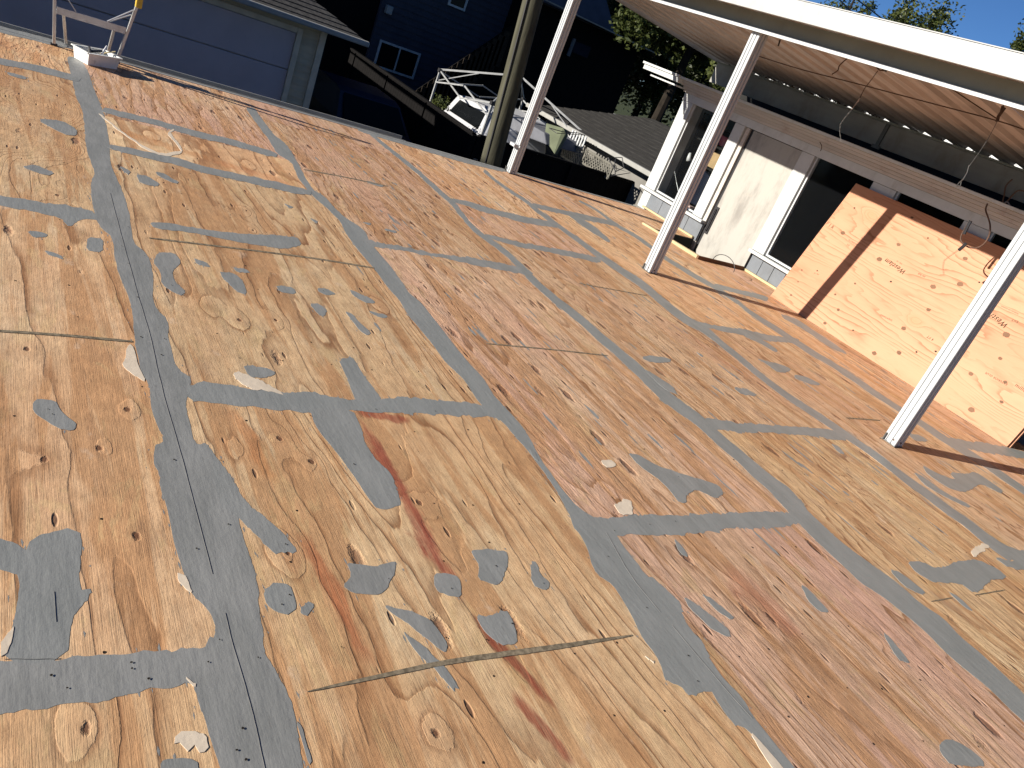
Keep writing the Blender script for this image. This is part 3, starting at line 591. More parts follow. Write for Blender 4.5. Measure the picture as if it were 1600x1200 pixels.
for i, (o1, z0, z1) in enumerate(((.035, 1.3185, 1.345), (.06, 1.3455, 1.372), (.10, 1.3725, 1.40), (.125, 1.4005, 1.425), (.175, 1.4255, 1.452))):
    hb('crown_step', TRIMTAUPE if i < 4 else WHITEWOOD, -1.2, 7.06+ (.02 if i > 2 else .04), WY-.1, WY+o1, z0, z1, .003)
hb('eave_return', WHITEWOOD, 7.085, 7.74, WY-.09, WY+.178, 1.378, 1.453, .004); hb('eave_return', WHITEWOOD, 7.105, 7.60, WY-.09, WY+.15, 1.335, 1.352, .002)
hb('return_lip', WHITEWOOD, 7.085, 7.76, WY+.1785, WY+.195, 1.432, 1.456, .002)
hb('flat_roof', SHINGLE, -1.2, 7.8, -12.5, WY-.101, 1.425, 1.452, 0)
# window glass and slim frames
def pane(x0, x1, par=hs, z0=.225, z1=1.236, gl=None):
    hb('window_frame', WHITE, x0, x0+.018, WY-.055, WY-.025, z0, z1, .001); hb('window_frame', WHITE, x1-.018, x1, WY-.055, WY-.025, z0, z1, .001)
    hb('window_frame', WHITE, x0+.018, x1-.018, WY-.055, WY-.025, z0, z0+.02, .001)
    hb('window_glass', gl or GLASS, x0+.018, x1-.018, WY-.045, WY-.040, z0+.02, z1, 0)
pane(6.19, 6.90); pane(4.38, 5.07); pane(3.47, 4.135); pane(2.4, 3.24)
# door slab, handle, black strip filling the gap, cord
door = M().box(5.238, 5.928, WY-.06, WY-.018, -.165, 1.232).obj('door', DOORM, hs, bevel=.003)
M().box(5.931, 5.984, WY-.09, WY-.045, -.165, 1.232).obj('door_gap_strip', BLACK, hs)
m = M(); m.box(5.880, 5.924, WY-.016, WY-.004, .11, .41); m.obj('handle_plate', BLACK, hs, bevel=.003)
m = M(); m.tube([(5.902, WY-.004, .14), (5.902, WY+.02, .15), (5.902, WY+.02, .37), (5.902, WY-.004, .38)], .008, 8); m.obj('door_handle', BLACK, hs)
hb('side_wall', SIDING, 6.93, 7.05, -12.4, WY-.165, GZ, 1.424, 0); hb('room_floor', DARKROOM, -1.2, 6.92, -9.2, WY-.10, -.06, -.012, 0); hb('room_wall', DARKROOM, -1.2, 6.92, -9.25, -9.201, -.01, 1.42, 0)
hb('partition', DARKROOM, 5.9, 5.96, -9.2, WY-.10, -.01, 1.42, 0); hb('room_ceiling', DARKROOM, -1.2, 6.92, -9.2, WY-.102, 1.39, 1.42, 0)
hb('gap_shade_wall', DARKROOM, -1.2, 7.5, -7.62, -7.58, 1.453, 1.775, 0); hb('clerestory_trim', WHITEWOOD, -1.2, 7.5, -7.64, -7.56, 1.777, 2.02, 0)  # dark wall added as the black shade seen under the rear beam
# things kept inside the window
def at(px, py, y): return gy(px, py, y)
p = at(1122, 252, -6.72); m = M(); m.box(p.x-.09, p.x+.09, -6.86, -6.66, p.z-.09, p.z+.07); o = m.obj('cardboard_box', CARD, None, bevel=.003); tag(o, 'small tan cardboard box on the shelf behind the glass of the left window', 'box')
p2 = at(1131, 221, -6.72); m = M(); m.tube([(p2.x, -6.75, p2.z-.055), (p2.x, -6.75, p2.z+.05)], .06, 14, .075); o = m.obj('storage_tub', PINK, None); tag(o, 'pink tub on top shelf inside the left window', 'tub')
sh = thing('shelf_unit', 'dark shelving behind the left window, carrying a cardboard box and a pink tub', 'shelf', (6.5, -6.9, -.012))
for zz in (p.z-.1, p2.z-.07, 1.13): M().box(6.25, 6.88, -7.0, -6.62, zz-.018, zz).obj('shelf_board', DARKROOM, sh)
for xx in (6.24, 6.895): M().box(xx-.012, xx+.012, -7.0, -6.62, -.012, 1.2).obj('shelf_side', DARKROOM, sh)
p = at(1092, 290, -6.66); m = M(); m.prism([(p.x-.14, -6.62, p.z-.2), (p.x+.14, -6.62, p.z-.22), (p.x+.15, -6.62, p.z+.12), (p.x+.02, -6.62, p.z+.18), (p.x-.14, -6.62, p.z+.14)], (0, -.06, 0)); tag(m.obj('hanging_jacket', NAVY, None, bevel=.012), 'navy cloth hanging below the cardboard box inside the left window', 'jacket')
p = at(1077, 245, -6.62); m = M(); m.tube([(p.x-.02, -6.62, p.z-.045), (p.x, -6.62, p.z), (p.x+.015, -6.62, p.z+.04)], .03, 10, .018); tag(m.obj('white_bottle', SIGNW, None, smooth=True), 'white bottle seen beside the middle post through the left window', 'bottle')
p = at(1080, 317, -6.6); m = M(); m.box(p.x-.08, p.x+.06, -6.66, -6.52, .222, .235); m.box(p.x-.06, p.x+.07, -6.64, -6.55, .2355, .25); tag(m.obj('magazine_pile', simple('pinkish_paper', (.5, .36, .33), .7, .2, 12), None), 'small pile of pinkish papers on the inner sill of the left window', 'papers')
m = M(); a = at(1057, 285, -6.5); b = at(1063, 312, -6.5); m.tube([a, b], .004, 6); m.tube([at(1054, 268, -6.5), a], .002, 6); tag(m.obj('thin_stick', SIGNW, None), 'thin pale stick leaning inside the left window', 'stick')
# recess frame in front of the door
rc = thing('doorway_recess_frame', 'raw lumber edging round the sunken step in front of the weathered door', 'frame', (5.6, -6, 0))
m = M(); m.hexa([(5.20, -5.72, .001), (6.06, -5.69, .001), (6.06, -5.655, .001), (5.20, -5.68, .001)], [(5.20, -5.72, .035), (6.06, -5.69, .02), (6.06, -5.655, .02), (5.20, -5.68, .035)]); m.obj('edge_board', YELLOWWOOD, rc, bevel=.002)
M().box(5.975, 5.998, -6.36, -5.702, -.165, -.003).obj('shade_board', DARKROOM, rc); M().box(5.202, 5.97, -6.34, -5.702, -.168, -.160).obj('recess_floor', CONC, rc)  # dark board added over the slab side, recess shade put into its colour
m = M(); m.box(5.182, 5.199, -6.36, -5.685, .001, .036); m.obj('threshold_board', BROWNWOOD, rc, bevel=.002)  # same curb lumber, its shaded side put into a darker brown
m = M(); m.box(6.0, 6.93, WY+.0, WY+.03, .001, .022); m.obj('base_strip', YELLOWWOOD, rc, bevel=.002).location.x += .02
m = M(); m.box(4.30, 5.18, WY+.0, WY+.032, .001, .024); m.obj('base_strip', YELLOWWOOD, rc, bevel=.002)
m = M(); c = gz(1130, 415, .036); m.tube([c+Vector((.15*math.cos(a), -.1*math.cos(a)*0, .095*math.sin(a))) for a in [math.pi*i/12 for i in range(13)]], .0035, 6); tag(m.obj('cord', BLACK, None), 'thin black cord looping up from the threshold of the door', 'cord')

# ------------------------------------------------------------------ plywood sheet leaning on the shop front, second one behind
SA = Vector((4.49, -6.03, .0)); SLOPE = Vector((0, -.315, 1.178)).normalized()
sheet = thing('plywood_panel', 'new orange plywood sheet leaning on the shop front behind the nearest post', 'plywood', (4.49, -6.03, .001))
X = Vector((-1, 0, 0)); Y = SLOPE; Z = X.cross(Y)
sheet.matrix_world = Matrix.Translation((4.49, -6.03, .002)) @ Matrix((X, Y, Z)).transposed().to_4x4()
zf = 0.0
def local_mesh(m, name, mat, par): o = meshobj(name, m.mesh(name, mat), par); return o
face = local_mesh(M().box(0, 2.38, 0, 1.205, -.018, 0), 'face', PLYNEW, sheet); face.color = (.2, .95, .3, 1)
sh2 = bpy.data.objects.new('plywood_panel', None); COL.objects.link(sh2); tag(sh2, 'second plywood sheet hidden behind the leaning one, only its pale edge showing', 'plywood')
sh2.matrix_world = Matrix.Translation((4.46, -6.045, .002)) @ Matrix((X, Y, Z)).transposed().to_4x4()
f2 = local_mesh(M().box(0, 2.36, 0, 1.18, -.03, -.012), 'face', PLYNEW, sh2); f2.color = (.2, .45, .3, 1)
# is the sheet's +Z pointing at the deck?
FR = 1 if Z.y > 0 else -1
def on_sheet(px, py):
    n = sheet.matrix_world.to_3x3() @ Vector((0, 0, 1)); p0 = sheet.matrix_world.translation; d = ray(px, py)
    w_ = CAM + d*((p0-CAM).dot(n)/d.dot(n)); return sheet.matrix_world.inverted() @ w_
def stamp(txt, px, py, px2, py2, size, font_bold=False):
    a = on_sheet(px, py); b = on_sheet(px2, py2); ang = math.atan2(b.y-a.y, b.x-a.x)
    cu = bpy.data.curves.new('ink_stamp', 'FONT'); cu.body = txt; cu.size = size; cu.shear = .3 if font_bold else 0.; cu.offset = .0006 if font_bold else 0; cu.space_character = 1.1
    o = bpy.data.objects.new('ink_stamp', cu); COL.objects.link(o); dg = bpy.context.evaluated_depsgraph_get(); me = bpy.data.meshes.new_from_object(o.evaluated_get(dg)); bpy.data.objects.remove(o)
    me.materials.clear(); me.materials.append(INK); o = meshobj('ink_stamp', me, sheet); o.location = (a.x, a.y, .0006*1); o.rotation_euler = (0, 0, ang)
stamp('Westlam', 1417, 424, 1385, 403, .055, True); stamp('ply 4x8', 1446, 432, 1425, 420, .02); stamp('MILL 105', 1410, 412, 1385, 396, .014)
stamp('Westl', 1577, 508, 1548, 487, .055, True); stamp('PRODUCT OF CANADA', 1592, 490, 1558, 474, .012); stamp('EXT', 1592, 502, 1582, 498, .025)
stamp('F I R', 1290, 350, 1320, 374, .045); stamp('PLYWOOD', 1325, 376, 1350, 390, .02); stamp('1/2', 1322, 383, 1340, 392, .022); stamp('CSA O121', 1345, 372, 1370, 388, .012)
stamp('EXTERIOR GLUE', 1575, 600, 1528, 574, .022); stamp('miller', 1585, 603, 1615, 622, .04); stamp('SHEATHING', 1395, 500, 1365, 485, .02); stamp('4 FT', 1460, 530, 1440, 517, .03); stamp('FIR 121', 1280, 428, 1260, 422, .016)
for (px_, py_, rr) in [(1335,325,.007),(1425,340,.010),(1404,422-40,.014),(1317,364,.017),(1374,405,.018),(1450,372,.006),(1508,404,.015),(1458,448,.018),(1500,444,.019),(1336,443,.008),(1392,440,.007),(1253,422,.006),(1277,423,.006),(1247,440,.008),(1236,461,.010),(1305,460,.009),(1310,484,.012),(1289,505,.013),(1412,513,.016),(1451,484,.014),(1333,516,.006),(1366,552,.016),(1405,551,.016),(1432,550,.007),(1572,523,.020),(1473,636,.012),(1518,640,.019),(1565,628,.011),(1563,560,.012),(1571,597,.012),(1517,584,.014),(1462,549,.007),(1530,441,.006)]:
    c = on_sheet(px_, py_); rr *= 1.15
    if c.x < .01 or c.x > 2.37 or c.y < .01 or c.y > 1.19: continue
    n = 12; m = M(); pts = [(c.x+rr*random.uniform(.85, 1.15)*1.15*math.cos(i*2*math.pi/n), c.y+rr*random.uniform(.85, 1.15)*.85*math.sin(i*2*math.pi/n), .0005) for i in range(n)]
    m.add(pts, [tuple(range(n))]); local_mesh(m, 'knot', BROWNWOOD if rr > .009 else HOLE, sheet)

# ------------------------------------------------------------------ wires and chains under the patio cover
def wire(name, mat, px, y, r, label, cat='wire', y2=None, sm=True):
    pts = []
    for i, p in enumerate(px):
        yy = y if y2 is None else y+(y2-y)*i/(len(px)-1); pts.append(gy(p[0], p[1], yy))
    # smooth the path
    q = []
    for i in range(len(pts)-1):
        a = pts[max(0, i-1)]; b = pts[i]; c = pts[i+1]; d = pts[min(len(pts)-1, i+2)]
        for k in range(4):
            t_ = k/4; q.append(.5*((2*b)+(c-a)*t_+(2*a-5*b+4*c-d)*t_*t_+(-a+3*b-3*c+d)*t_**3))
    q.append(pts[-1]); m = M(); m.tube(q, r, 6); o = m.obj(name, mat, None); return tag(o, label, cat)
wire('hanging_wire', RUST, [(1180,86),(1250,108),(1340,131),(1450,160),(1556,188),(1610,206)], -4.9, .004, 'long thin dark wire strung under the corrugated roof', 'wire')
wire('hanging_wire', RUST, [(1480,134),(1520,161),(1560,187)], -4.9, .004, 'short dark wire running diagonally to join the long one under the roof', 'wire')
wire('wire_hook', RUST, [(1324,91),(1312,102),(1309,110),(1300,116)], -4.8, .004, 'curled black wire hook hanging alone under the corrugated roof', 'hook')
wire('wire_hook', BLACK, [(1219,62),(1216,72)], -4.8, .006, 'short black hanger pointing down beside the middle post top', 'hook')
wire('wire_loop', RUST, [(1391,75),(1382,76),(1372,88),(1369,102),(1376,110),(1390,109),(1396,112)], -4.75, .0045, 'rusty wire loop tied round the beam above the chain', 'wire')
wire('wire_loop', GALV, [(1408,77),(1398,86),(1388,98),(1378,106),(1385,112)], -4.75, .004, 'galvanised wire twisted beside the rusty loop on the beam', 'wire')
# chain of links, galvanised
ch = thing('hanging_chain', 'thin metal chain hanging down from the roof in front of the crown moulding', 'chain', tuple(gy(1372, 110, -4.75)))
path = [(1372,110),(1362,124),(1351,138),(1341,158),(1330,172),(1320,184),(1313,194),(1312,206),(1314,220)]
for i in range(len(path)-1):
    a = gy(*path[i], -4.75); b = gy(*path[i+1], -4.75); steps = 4
    for k in range(steps):
        p0 = a.lerp(b, k/steps); p1 = a.lerp(b, (k+1.25)/steps); side = Vector((.0035, 0, 0)) if k % 2 else Vector((0, .0035, 0))
        M().tube([p0, (p0+p1)/2+side, p1], .0014, 5).tube([p0, (p0+p1)/2-side, p1], .0014, 5).obj('chain_link', RUST if i < 4 else GALV, ch)
ch = thing('cable_with_clip', 'galvanised cable hanging with a snap clip at its end near the right edge', 'cable', tuple(gy(1565, 130, -4.75)))
def part_path(name, px, y, r, mat, par):
    M().tube([gy(a, b, y) for a, b in px], r, 6).obj(name, mat, par)
part_path('wire', [(1588,129),(1578,142),(1571,155),(1567,166)], -4.75, .0035, RUST, ch); part_path('knot', [(1567,166),(1564,176),(1570,168),(1560,182),(1558,190)], -4.75, .009, RUST, ch)
part_path('cable', [(1558,190),(1545,215),(1530,238),(1514,260)], -4.75, .0016, GALV, ch); part_path('clip', [(1514,258),(1511,270),(1505,280),(1498,286),(1495,291),(1500,292),(1502,284)], -4.75, .0032, GALV, ch)
wire('looped_cord', RUST, [(1543,318),(1540,328),(1544,340),(1547,352),(1546,366),(1540,378),(1530,386),(1516,387),(1505,381),(1501,372),(1507,358),(1517,345)], -5.9, .0055, 'brown cord hanging in a round loop before the leaning plywood', 'cord')
wire('twist_tie', BLACK, [(1517,345),(1513,352),(1509,360),(1506,366)], -5.88, .011, 'dark twisted tie knotted on the looped cord', 'tie')
wire('cord_plug', BLACK, [(1510,380),(1504,386),(1498,391)], -5.86, .012, 'small black plug at the end of the looped cord', 'plug')
wire('cable_tangle', RUST, [(1582,280),(1572,290),(1569,305),(1566,322),(1576,312),(1590,298),(1604,300)], -6.25, .005, 'tangle of dark cable above the crown moulding at the right edge', 'cable')
wire('cable_tangle', VANG, [(1566,322),(1573,315),(1578,322),(1572,326)], -6.24, .005, 'grey cable end curling below the dark tangle', 'cable')
wire('vine_sprig', RUST, [(1281,222),(1284,229),(1282,236)], -6.2, .003, 'tiny curled sprig on the crown moulding over the door', 'sprig')

# ------------------------------------------------------------------ ladder and tray at the far edge of the deck
lx = 6.80
lad = thing('step_ladder', 'short aluminium step ladder standing at the far deck edge by the garage', 'ladder', (lx, -.6, 0))
def rail(a, b, wd=.032, dp=.02, nm='rail', mt=None): M().bar(a, b, dp, wd, (1, 0, 0)).obj(nm, mt or ALU, lad, bevel=.002)
rail((lx, -.395, .012), (lx-.02, -.33, .70)); rail((lx, -.80, .012), (lx-.02, -.92, .70))
rail((lx+.10, -.475, .012), (lx+.06, -.435, .215), .022, .02, 'rear_rail'); rail((lx+.10, -.745, .012), (lx+.06, -.76, .215), .022, .02, 'rear_rail')
for yy in (-.435, -.76): M().box(lx+.045, lx+.075, yy-.014, yy+.014, .2155, .245).obj('rear_cap', BLACK, lad, bevel=.002)
M().box(lx-.03, lx+.05, -.825, -.385, .232, .243).obj('step', ALU, lad, bevel=.002); M().box(lx-.034, lx-.028, -.825, -.385, .222, .27).obj('step_lip', ALU, lad, bevel=.001)
M().bar((lx-.03, -.50, .275), (lx-.03, -.39, .40), .006, .022, (1, 0, 0)).obj('brace', ALU, lad); M().bar((lx-.03, -.70, .272), (lx-.03, -.852, .40), .006, .026, (1, 0, 0)).obj('brace', ALU, lad)
M().bar((lx+.02, -.72, .268), (lx+.02, -.85, .36), .006, .018, (1, 0, 0)).obj('brace', ALU, lad)
M().box(lx-.035, lx+.015, -.905, -.862, .425, .50).obj('bracket', YEL, lad, bevel=.006); M().box(lx-.05, lx-.03, -.93, -.32, .685, .70).obj('top_step', ALU, lad, bevel=.004)
for yy in (-.395, -.80): M().box(lx-.02, lx+.02, yy-.022, yy+.022, .001, .014).obj('foot', BLACK, lad, bevel=.002)
tr = thing('paint_tray', 'paint-spattered white plastic tray of tools beside the ladder', 'tray', (6.55, -.64, 0))
bx = [gz(118, 95), gz(139, 103.5), gz(184, 109), gz(172, 92)]; tx = [gz(114, 69, .085), gz(137.5, 84.5, .085), gz(187, 95, .085), gz(170, 82, .085)]
b0 = gz(137, 102); e1 = (gz(182, 109)-b0); e1.z = 0; e2 = Vector((-e1.y, e1.x, 0)).normalized(); 
if e2.x < 0: e2 = -e2
L1 = e1.length; e1 = e1.normalized(); W1 = .15
def tp(u, v, z, fl=0): return b0+e1*(u*L1+(u-.5)*fl)+e2*(v*W1+(v-.5)*fl)+Vector((0, 0, z))
m = M(); hz = .082; fl = .022
for (c0, c1) in (((0, 0), (1, 0)), ((1, 0), (1, 1)), ((1, 1), (0, 1)), ((0, 1), (0, 0))):
    o0, o1 = tp(*c0, .002), tp(*c1, .002); t0, t1 = tp(*c0, hz, fl), tp(*c1, hz, fl); i0, i1 = tp(*c0, .002, -.008), tp(*c1, .002, -.008); j0, j1 = tp(*c0, hz, fl-.008), tp(*c1, hz, fl-.008)
    m.hexa([o0, o1, i1, i0], [t0, t1, j1, j0])
m.obj('side_wall', TRAYM, tr)
M().add([tp(0, 0, .0035), tp(1, 0, .0035), tp(1, 1, .0035), tp(0, 1, .0035)], [(0, 1, 2, 3)]).obj('tray_floor', BLACK, tr)
m = M()
for (c0, c1) in (((0, 0), (1, 0)), ((1, 0), (1, 1)), ((1, 1), (0, 1)), ((0, 1), (0, 0))): m.bar(tp(*c0, hz+.003, fl+.01), tp(*c1, hz+.003, fl+.01), .018, .005)
m.obj('rim', TRAYM, tr)
def tool(name, a, b, r, mat, label, cat): M().tube([a, a.lerp(b, .5)+Vector((0, 0, .004)), b], r, 8, r*.7).obj(name, mat, None); return tag(bpy.context.scene.objects[-1] if False else COL.objects[-1], label, cat)
tool('brush_handle', tp(.55, .3, .07), tp(.92, .75, .125), .008, SIGNW, 'white brush handle sticking out of the tray', 'brush')
tool('roller_handle', tp(.2, .7, .06), tp(.6, .35, .10), .010, BLACK, 'black tool handle lying across the tray', 'handle')
tool('scraper_handle', tp(.15, .25, .06), tp(.35, .8, .098), .012, GALV, 'metal scraper handle at the near left end of the tray', 'scraper')
tool('wooden_stick', tp(.75, .8, .06), tp(1.05, .35, .112), .006, YELLOWWOOD, 'pale wooden stir stick poking over the right rim of the tray', 'stick')

# ------------------------------------------------------------------ garage across the alley
def courses(par, mat, e0, e1, r0_, r1_, n, name='shingle_course', th=.02):
    """roof slope from eave e0-e1 up to r0-r1 as overlapping courses"""
    e0, e1, r0_, r1_ = map(Vector, (e0, e1, r0_, r1_)); nn = (e1-e0).cross(r0_-e0).normalized()
    if nn.z < 0: nn = -nn
    for i in range(n):
        a0, a1 = e0.lerp(r0_, i/n), e1.lerp(r1_, i/n); b0_, b1 = e0.lerp(r0_, (i+1.15)/n), e1.lerp(r1_, (i+1.15)/n)
        up_ = nn*th; m = M(); m.hexa([a0, a1, b1-up_*.3, b0_-up_*.3], [a0+up_, a1+up_, b1+up_*.2, b0_+up_*.2]); m.obj(name, mat, par)
gxp = 14.0
gar = thing('garage', 'double garage with blue grey door and dark shingle hip roof across the alley', 'garage', (16.5, -2.2, GZ))
yr = -4.71; yl = 1.6; top_z = .08
d_r, d_l, d_t = -4.19, .75, -.13
M().box(gxp+.12, 22.6, yr+.05, yl, GZ, top_z).obj('wall', LAP, gar)
for i in range(4):
    z0 = GZ+.02+i*(d_t-GZ-.02)/4; M().box(gxp+.06, gxp+.10, d_r, d_l, z0+.006, z0+(d_t-GZ-.02)/4-.006).obj('door_panel', GARDOOR, gar, bevel=.012)
M().box(gxp+.02, gxp+.119, d_r-.09, d_r-.004, GZ, d_t+.09).obj('door_trim', TRIMD, gar); M().box(gxp+.02, gxp+.119, d_l+.004, d_l+.09, GZ, d_t+.09).obj('door_trim', TRIMD, gar); M().box(gxp+.022, gxp+.119, d_r, d_l, d_t+.004, d_t+.09).obj('door_trim', TRIMD, gar)
nb = 24; hb_ = (top_z-GZ)/nb
for i in range(nb):
    z0 = GZ+i*hb_
    for (ya, yb) in (((yr+.13), d_r-.095), (d_l+.095, yl)):
        if z0 < d_t+.09: M().hexa([(gxp+.085, ya, z0), (gxp+.119, ya, z0), (gxp+.119, yb, z0), (gxp+.085, yb, z0)], [(gxp+.108, ya, z0+hb_), (gxp+.119, ya, z0+hb_), (gxp+.119, yb, z0+hb_), (gxp+.108, yb, z0+hb_)]).obj('siding_board', LAP, gar)
M().box(gxp+.07, gxp+.119, d_r-.09, d_l+.09, d_t+.092, top_z).obj('frieze', LAP, gar); M().box(gxp+.05, gxp+.16, yr+.02, yr+.125, GZ, top_z).obj('corner_board', TRIMD, gar)
ex, ey = gxp-.32, -5.27
M().box(ex, gxp+.11, ey, yl, top_z+.001, top_z+.02).obj('soffit', TRIMD, gar)
M().box(ex-.10, ex-.002, ey, yl, top_z-.02, top_z+.07).obj('gutter', GUTTER, gar, bevel=.02)
rx = 17.0; rzt = 1.35
courses(gar, SHINGLE, (ex, ey, top_z+.03), (ex, yl, top_z+.03), (rx, ey+3.4, rzt), (rx, yl, rzt), 22)
courses(gar, SHINGLE, (23.0, ey, top_z+.03), (ex, ey, top_z+.03), (rx+2.9, ey+3.4, rzt), (rx, ey+3.4, rzt), 22)

# dark car in the drive
def car(name, label, x0, x1, y0, y1, zb, mat, roof=.72):
    c = thing(name, label, 'car', ((x0+x1)/2, (y0+y1)/2, zb)); L = x1-x0
    prof = [(0, .28), (0, .75), (.04, .86), (.20, .93), (.34, 1.40), (.42, 1.46), (.72, 1.46), (.84, 1.36), (.96, .98), (1, .9), (1, .3)]
    body = M(); rows = []
    for s, ins in ((0, .0), (.08, 0), (.92, 0), (1, 0)):
        yv = y0+(y1-y0)*s; rows.append([(x0+p[0]*L, yv+((.16 if p[1] > 1.0 else 0)*(1 if s < .5 else -1) if s in (0, 1) else 0), zb+p[1]) for p in prof])
    n = len(prof); vs = [v for r_ in rows for v in r_]; fs = []
    for i in range(3):
        for j in range(n): fs.append((i*n+j, i*n+(j+1)%n, (i+1)*n+(j+1)%n, (i+1)*n+j))
    fs += [tuple(range(n))[::-1], tuple(range(3*n, 4*n))]; body.add(vs, fs); body.obj('body', mat, c, bevel=.04, smooth=False)
    for yy, s in ((y0-.004, 1), (y1+.004, -1)):
        M().prism([(x0+.26*L, yy+.07*s, zb+.97), (x0+.37*L, yy+.165*s, zb+1.38), (x0+.74*L, yy+.165*s, zb+1.38), (x0+.88*L, yy+.07*s, zb+1.0)], (0, .01*s, 0)).obj('side_window', GLASSBLK, c)
    M().hexa([(x0+.19*L, y0+.14, zb+.97), (x0+.33*L, y0+.22, zb+1.385), (x0+.33*L, y1-.22, zb+1.385), (x0+.19*L, y1-.14, zb+.97)], [(x0+.19*L-.02, y0+.14, zb+.98), (x0+.33*L-.02, y0+.22, zb+1.395), (x0+.33*L-.02, y1-.22, zb+1.395), (x0+.19*L-.02, y1-.14, zb+.98)]).obj('windscreen', GLASSBLK, c)
    for xx in (x0+.19*L, x0+.8*L):
        for yy in (y0-.005, y1+.005-.2):
            w_ = M().tube([(xx, yy, zb+.32), (xx, yy+.2, zb+.32)], .32, 20).obj('wheel', TYRE, c); M().tube([(xx, yy-.006, zb+.32), (xx, yy+.206, zb+.32)], .19, 14).obj('rim', GALV, w_).location = (0, 0, 0)
    for yy in (y0+.25, y1-.25): M().box(x0-.012, x0+.03, yy-.14, yy+.14, zb+.62, zb+.75).obj('headlight', SIGNW, c, bevel=.01)
    return c
car('parked_car', 'dark blue car in deep shade between the garage and the fence', 15.2, 19.4, -7.65, -5.95, GZ+.008, CARBLUE)

# ------------------------------------------------------------------ fences behind the alley
def fence(label, a, b, zt, mat=DARKFENCE, wd=.14):
    a = Vector(a); b = Vector(b); L = (b-a).length; d = (b-a)/L; n_ = int(L/(wd+.006)); f = thing('board_fence', label, 'fence', (a.x, a.y, GZ))
    alongx = abs(d.x) > .5
    me = M().box(0, wd, 0, .02, 0, zt-GZ-.06).mesh('fence_board', mat) if alongx else M().box(0, .02, 0, wd, 0, zt-GZ-.06).mesh('fence_board', mat)
    for i in range(n_):
        o = meshobj('fence_board', me, f); p = d*(i*(wd+.006)); o.location = (p.x-(0 if d.x >= 0 else wd)*(1 if alongx else 0), p.y-(0 if d.y >= 0 else wd)*(0 if alongx else 1), 0)
    M().bar((a.x, a.y, zt-.03), (b.x, b.y, zt-.03), .09, .04).obj('top_rail', mat, f)
    for k in range(int(L/2.4)+1): p = a+d*(k*2.4); M().box(p.x-.05, p.x+.05, p.y-.05, p.y+.05, GZ, zt-.052).obj('fence_post', mat, f).location.z += 0
    return f
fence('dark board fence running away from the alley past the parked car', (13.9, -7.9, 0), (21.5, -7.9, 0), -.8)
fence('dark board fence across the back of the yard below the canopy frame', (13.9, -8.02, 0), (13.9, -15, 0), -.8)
# ------------------------------------------------------------------ utility pole
def dirp(px, py, dist): d = ray(px, py); return CAM+d*(dist/math.hypot(d.x, d.y))
pA = dirp(767, 252, 9.9); pB = dirp(812, 80, 9.9); pdn = (pB-pA)/(pB.z-pA.z); hp = pA+pdn*(GZ-pA.z); hq = pA+pdn*(7.5-pA.z)
pol = thing('utility_pole', 'weathered round wooden utility pole rising behind the farthest white post', 'utility pole', tuple(hp))
M().tube([hp, pA, pB, hq], .14, 20, .105).obj('shaft', POLEW, pol, smooth=True)
sd_ = Vector((-hp.y, hp.x, 0)).normalized(); cb = sd_*.06-Vector((hp.x, hp.y, 0)).normalized()*.122
M().tube([hp+cb, hq+cb*.85], .010, 6).obj('ground_wire', BLACK, pol); cb = pB+cb
for z_ in (-.3, 1.9): M().box(cb.x-.02, cb.x+.02, cb.y-.02, cb.y+.02, z_, z_+.03).obj('staple', GALV, pol)
# overhead lines: real cables up in the air beyond the roof
for i, (a, b) in enumerate((((1310, -2), (1345, 33)), ((1335, -4), (1395, 42)))):
    A = CAM+ray(*a)*16; B = CAM+ray(*b)*19; D = (B-A); M().tube([A-D*2.2+Vector((0, 0, .5)), A, B, B+D*3], .014, 6).obj('power_line', BLACK, None)
    tag(COL.objects[-1], ('left' if i == 0 else 'right')+' of the two black overhead cables crossing the sky above the fascia', 'cable')

# ------------------------------------------------------------------ pop-up canopy frame without its cloth
A = Vector((19.35, -9.47, -.42)); D_ = Vector((16.1, -9.34, -.42)); C_ = Vector((16.1, -12.0, -.42)); B_ = Vector((19.35, -12.1, -.42))
pk = gy(812, 118, -10.75); pk = Vector((17.7, -10.75, pk.z))
can = thing('canopy_frame', 'bare white folding canopy frame with crossed trusses standing in the yard', 'canopy frame', (17.7, -10.7, GZ))
q_ = .30
for c in (A, B_, C_, D_): M().bar((c.x, c.y, GZ+.01), (c.x, c.y, c.z), .05, .05).obj('leg', FRAMEW, can); M().box(c.x-.05, c.x+.05, c.y-.05, c.y+.05, c.z-.04, c.z+.05).obj('corner_joint', BLACK, can)
for a, b in ((A, D_), (D_, C_), (C_, B_), (B_, A)):
    mid = (a+b)/2; dn = Vector((0, 0, -q_))
    for u, v in ((a, mid), (mid, b)):
        M().bar(u, v+dn, .02, .034).obj('truss_bar', FRAMEW, can); off = Vector((.022, .022, 0)); M().bar(u+dn+off, v+off, .02, .034).obj('truss_bar', FRAMEW, can)
for c in (A, B_, C_, D_): M().bar(c+Vector((0, 0, .03)), pk, .024, .045).obj('roof_bar', FRAMEW, can); mm = (c+pk)/2; M().bar(c+Vector((0, 0, -.25)), mm, .018, .024).obj('roof_strut', FRAMEW, can)
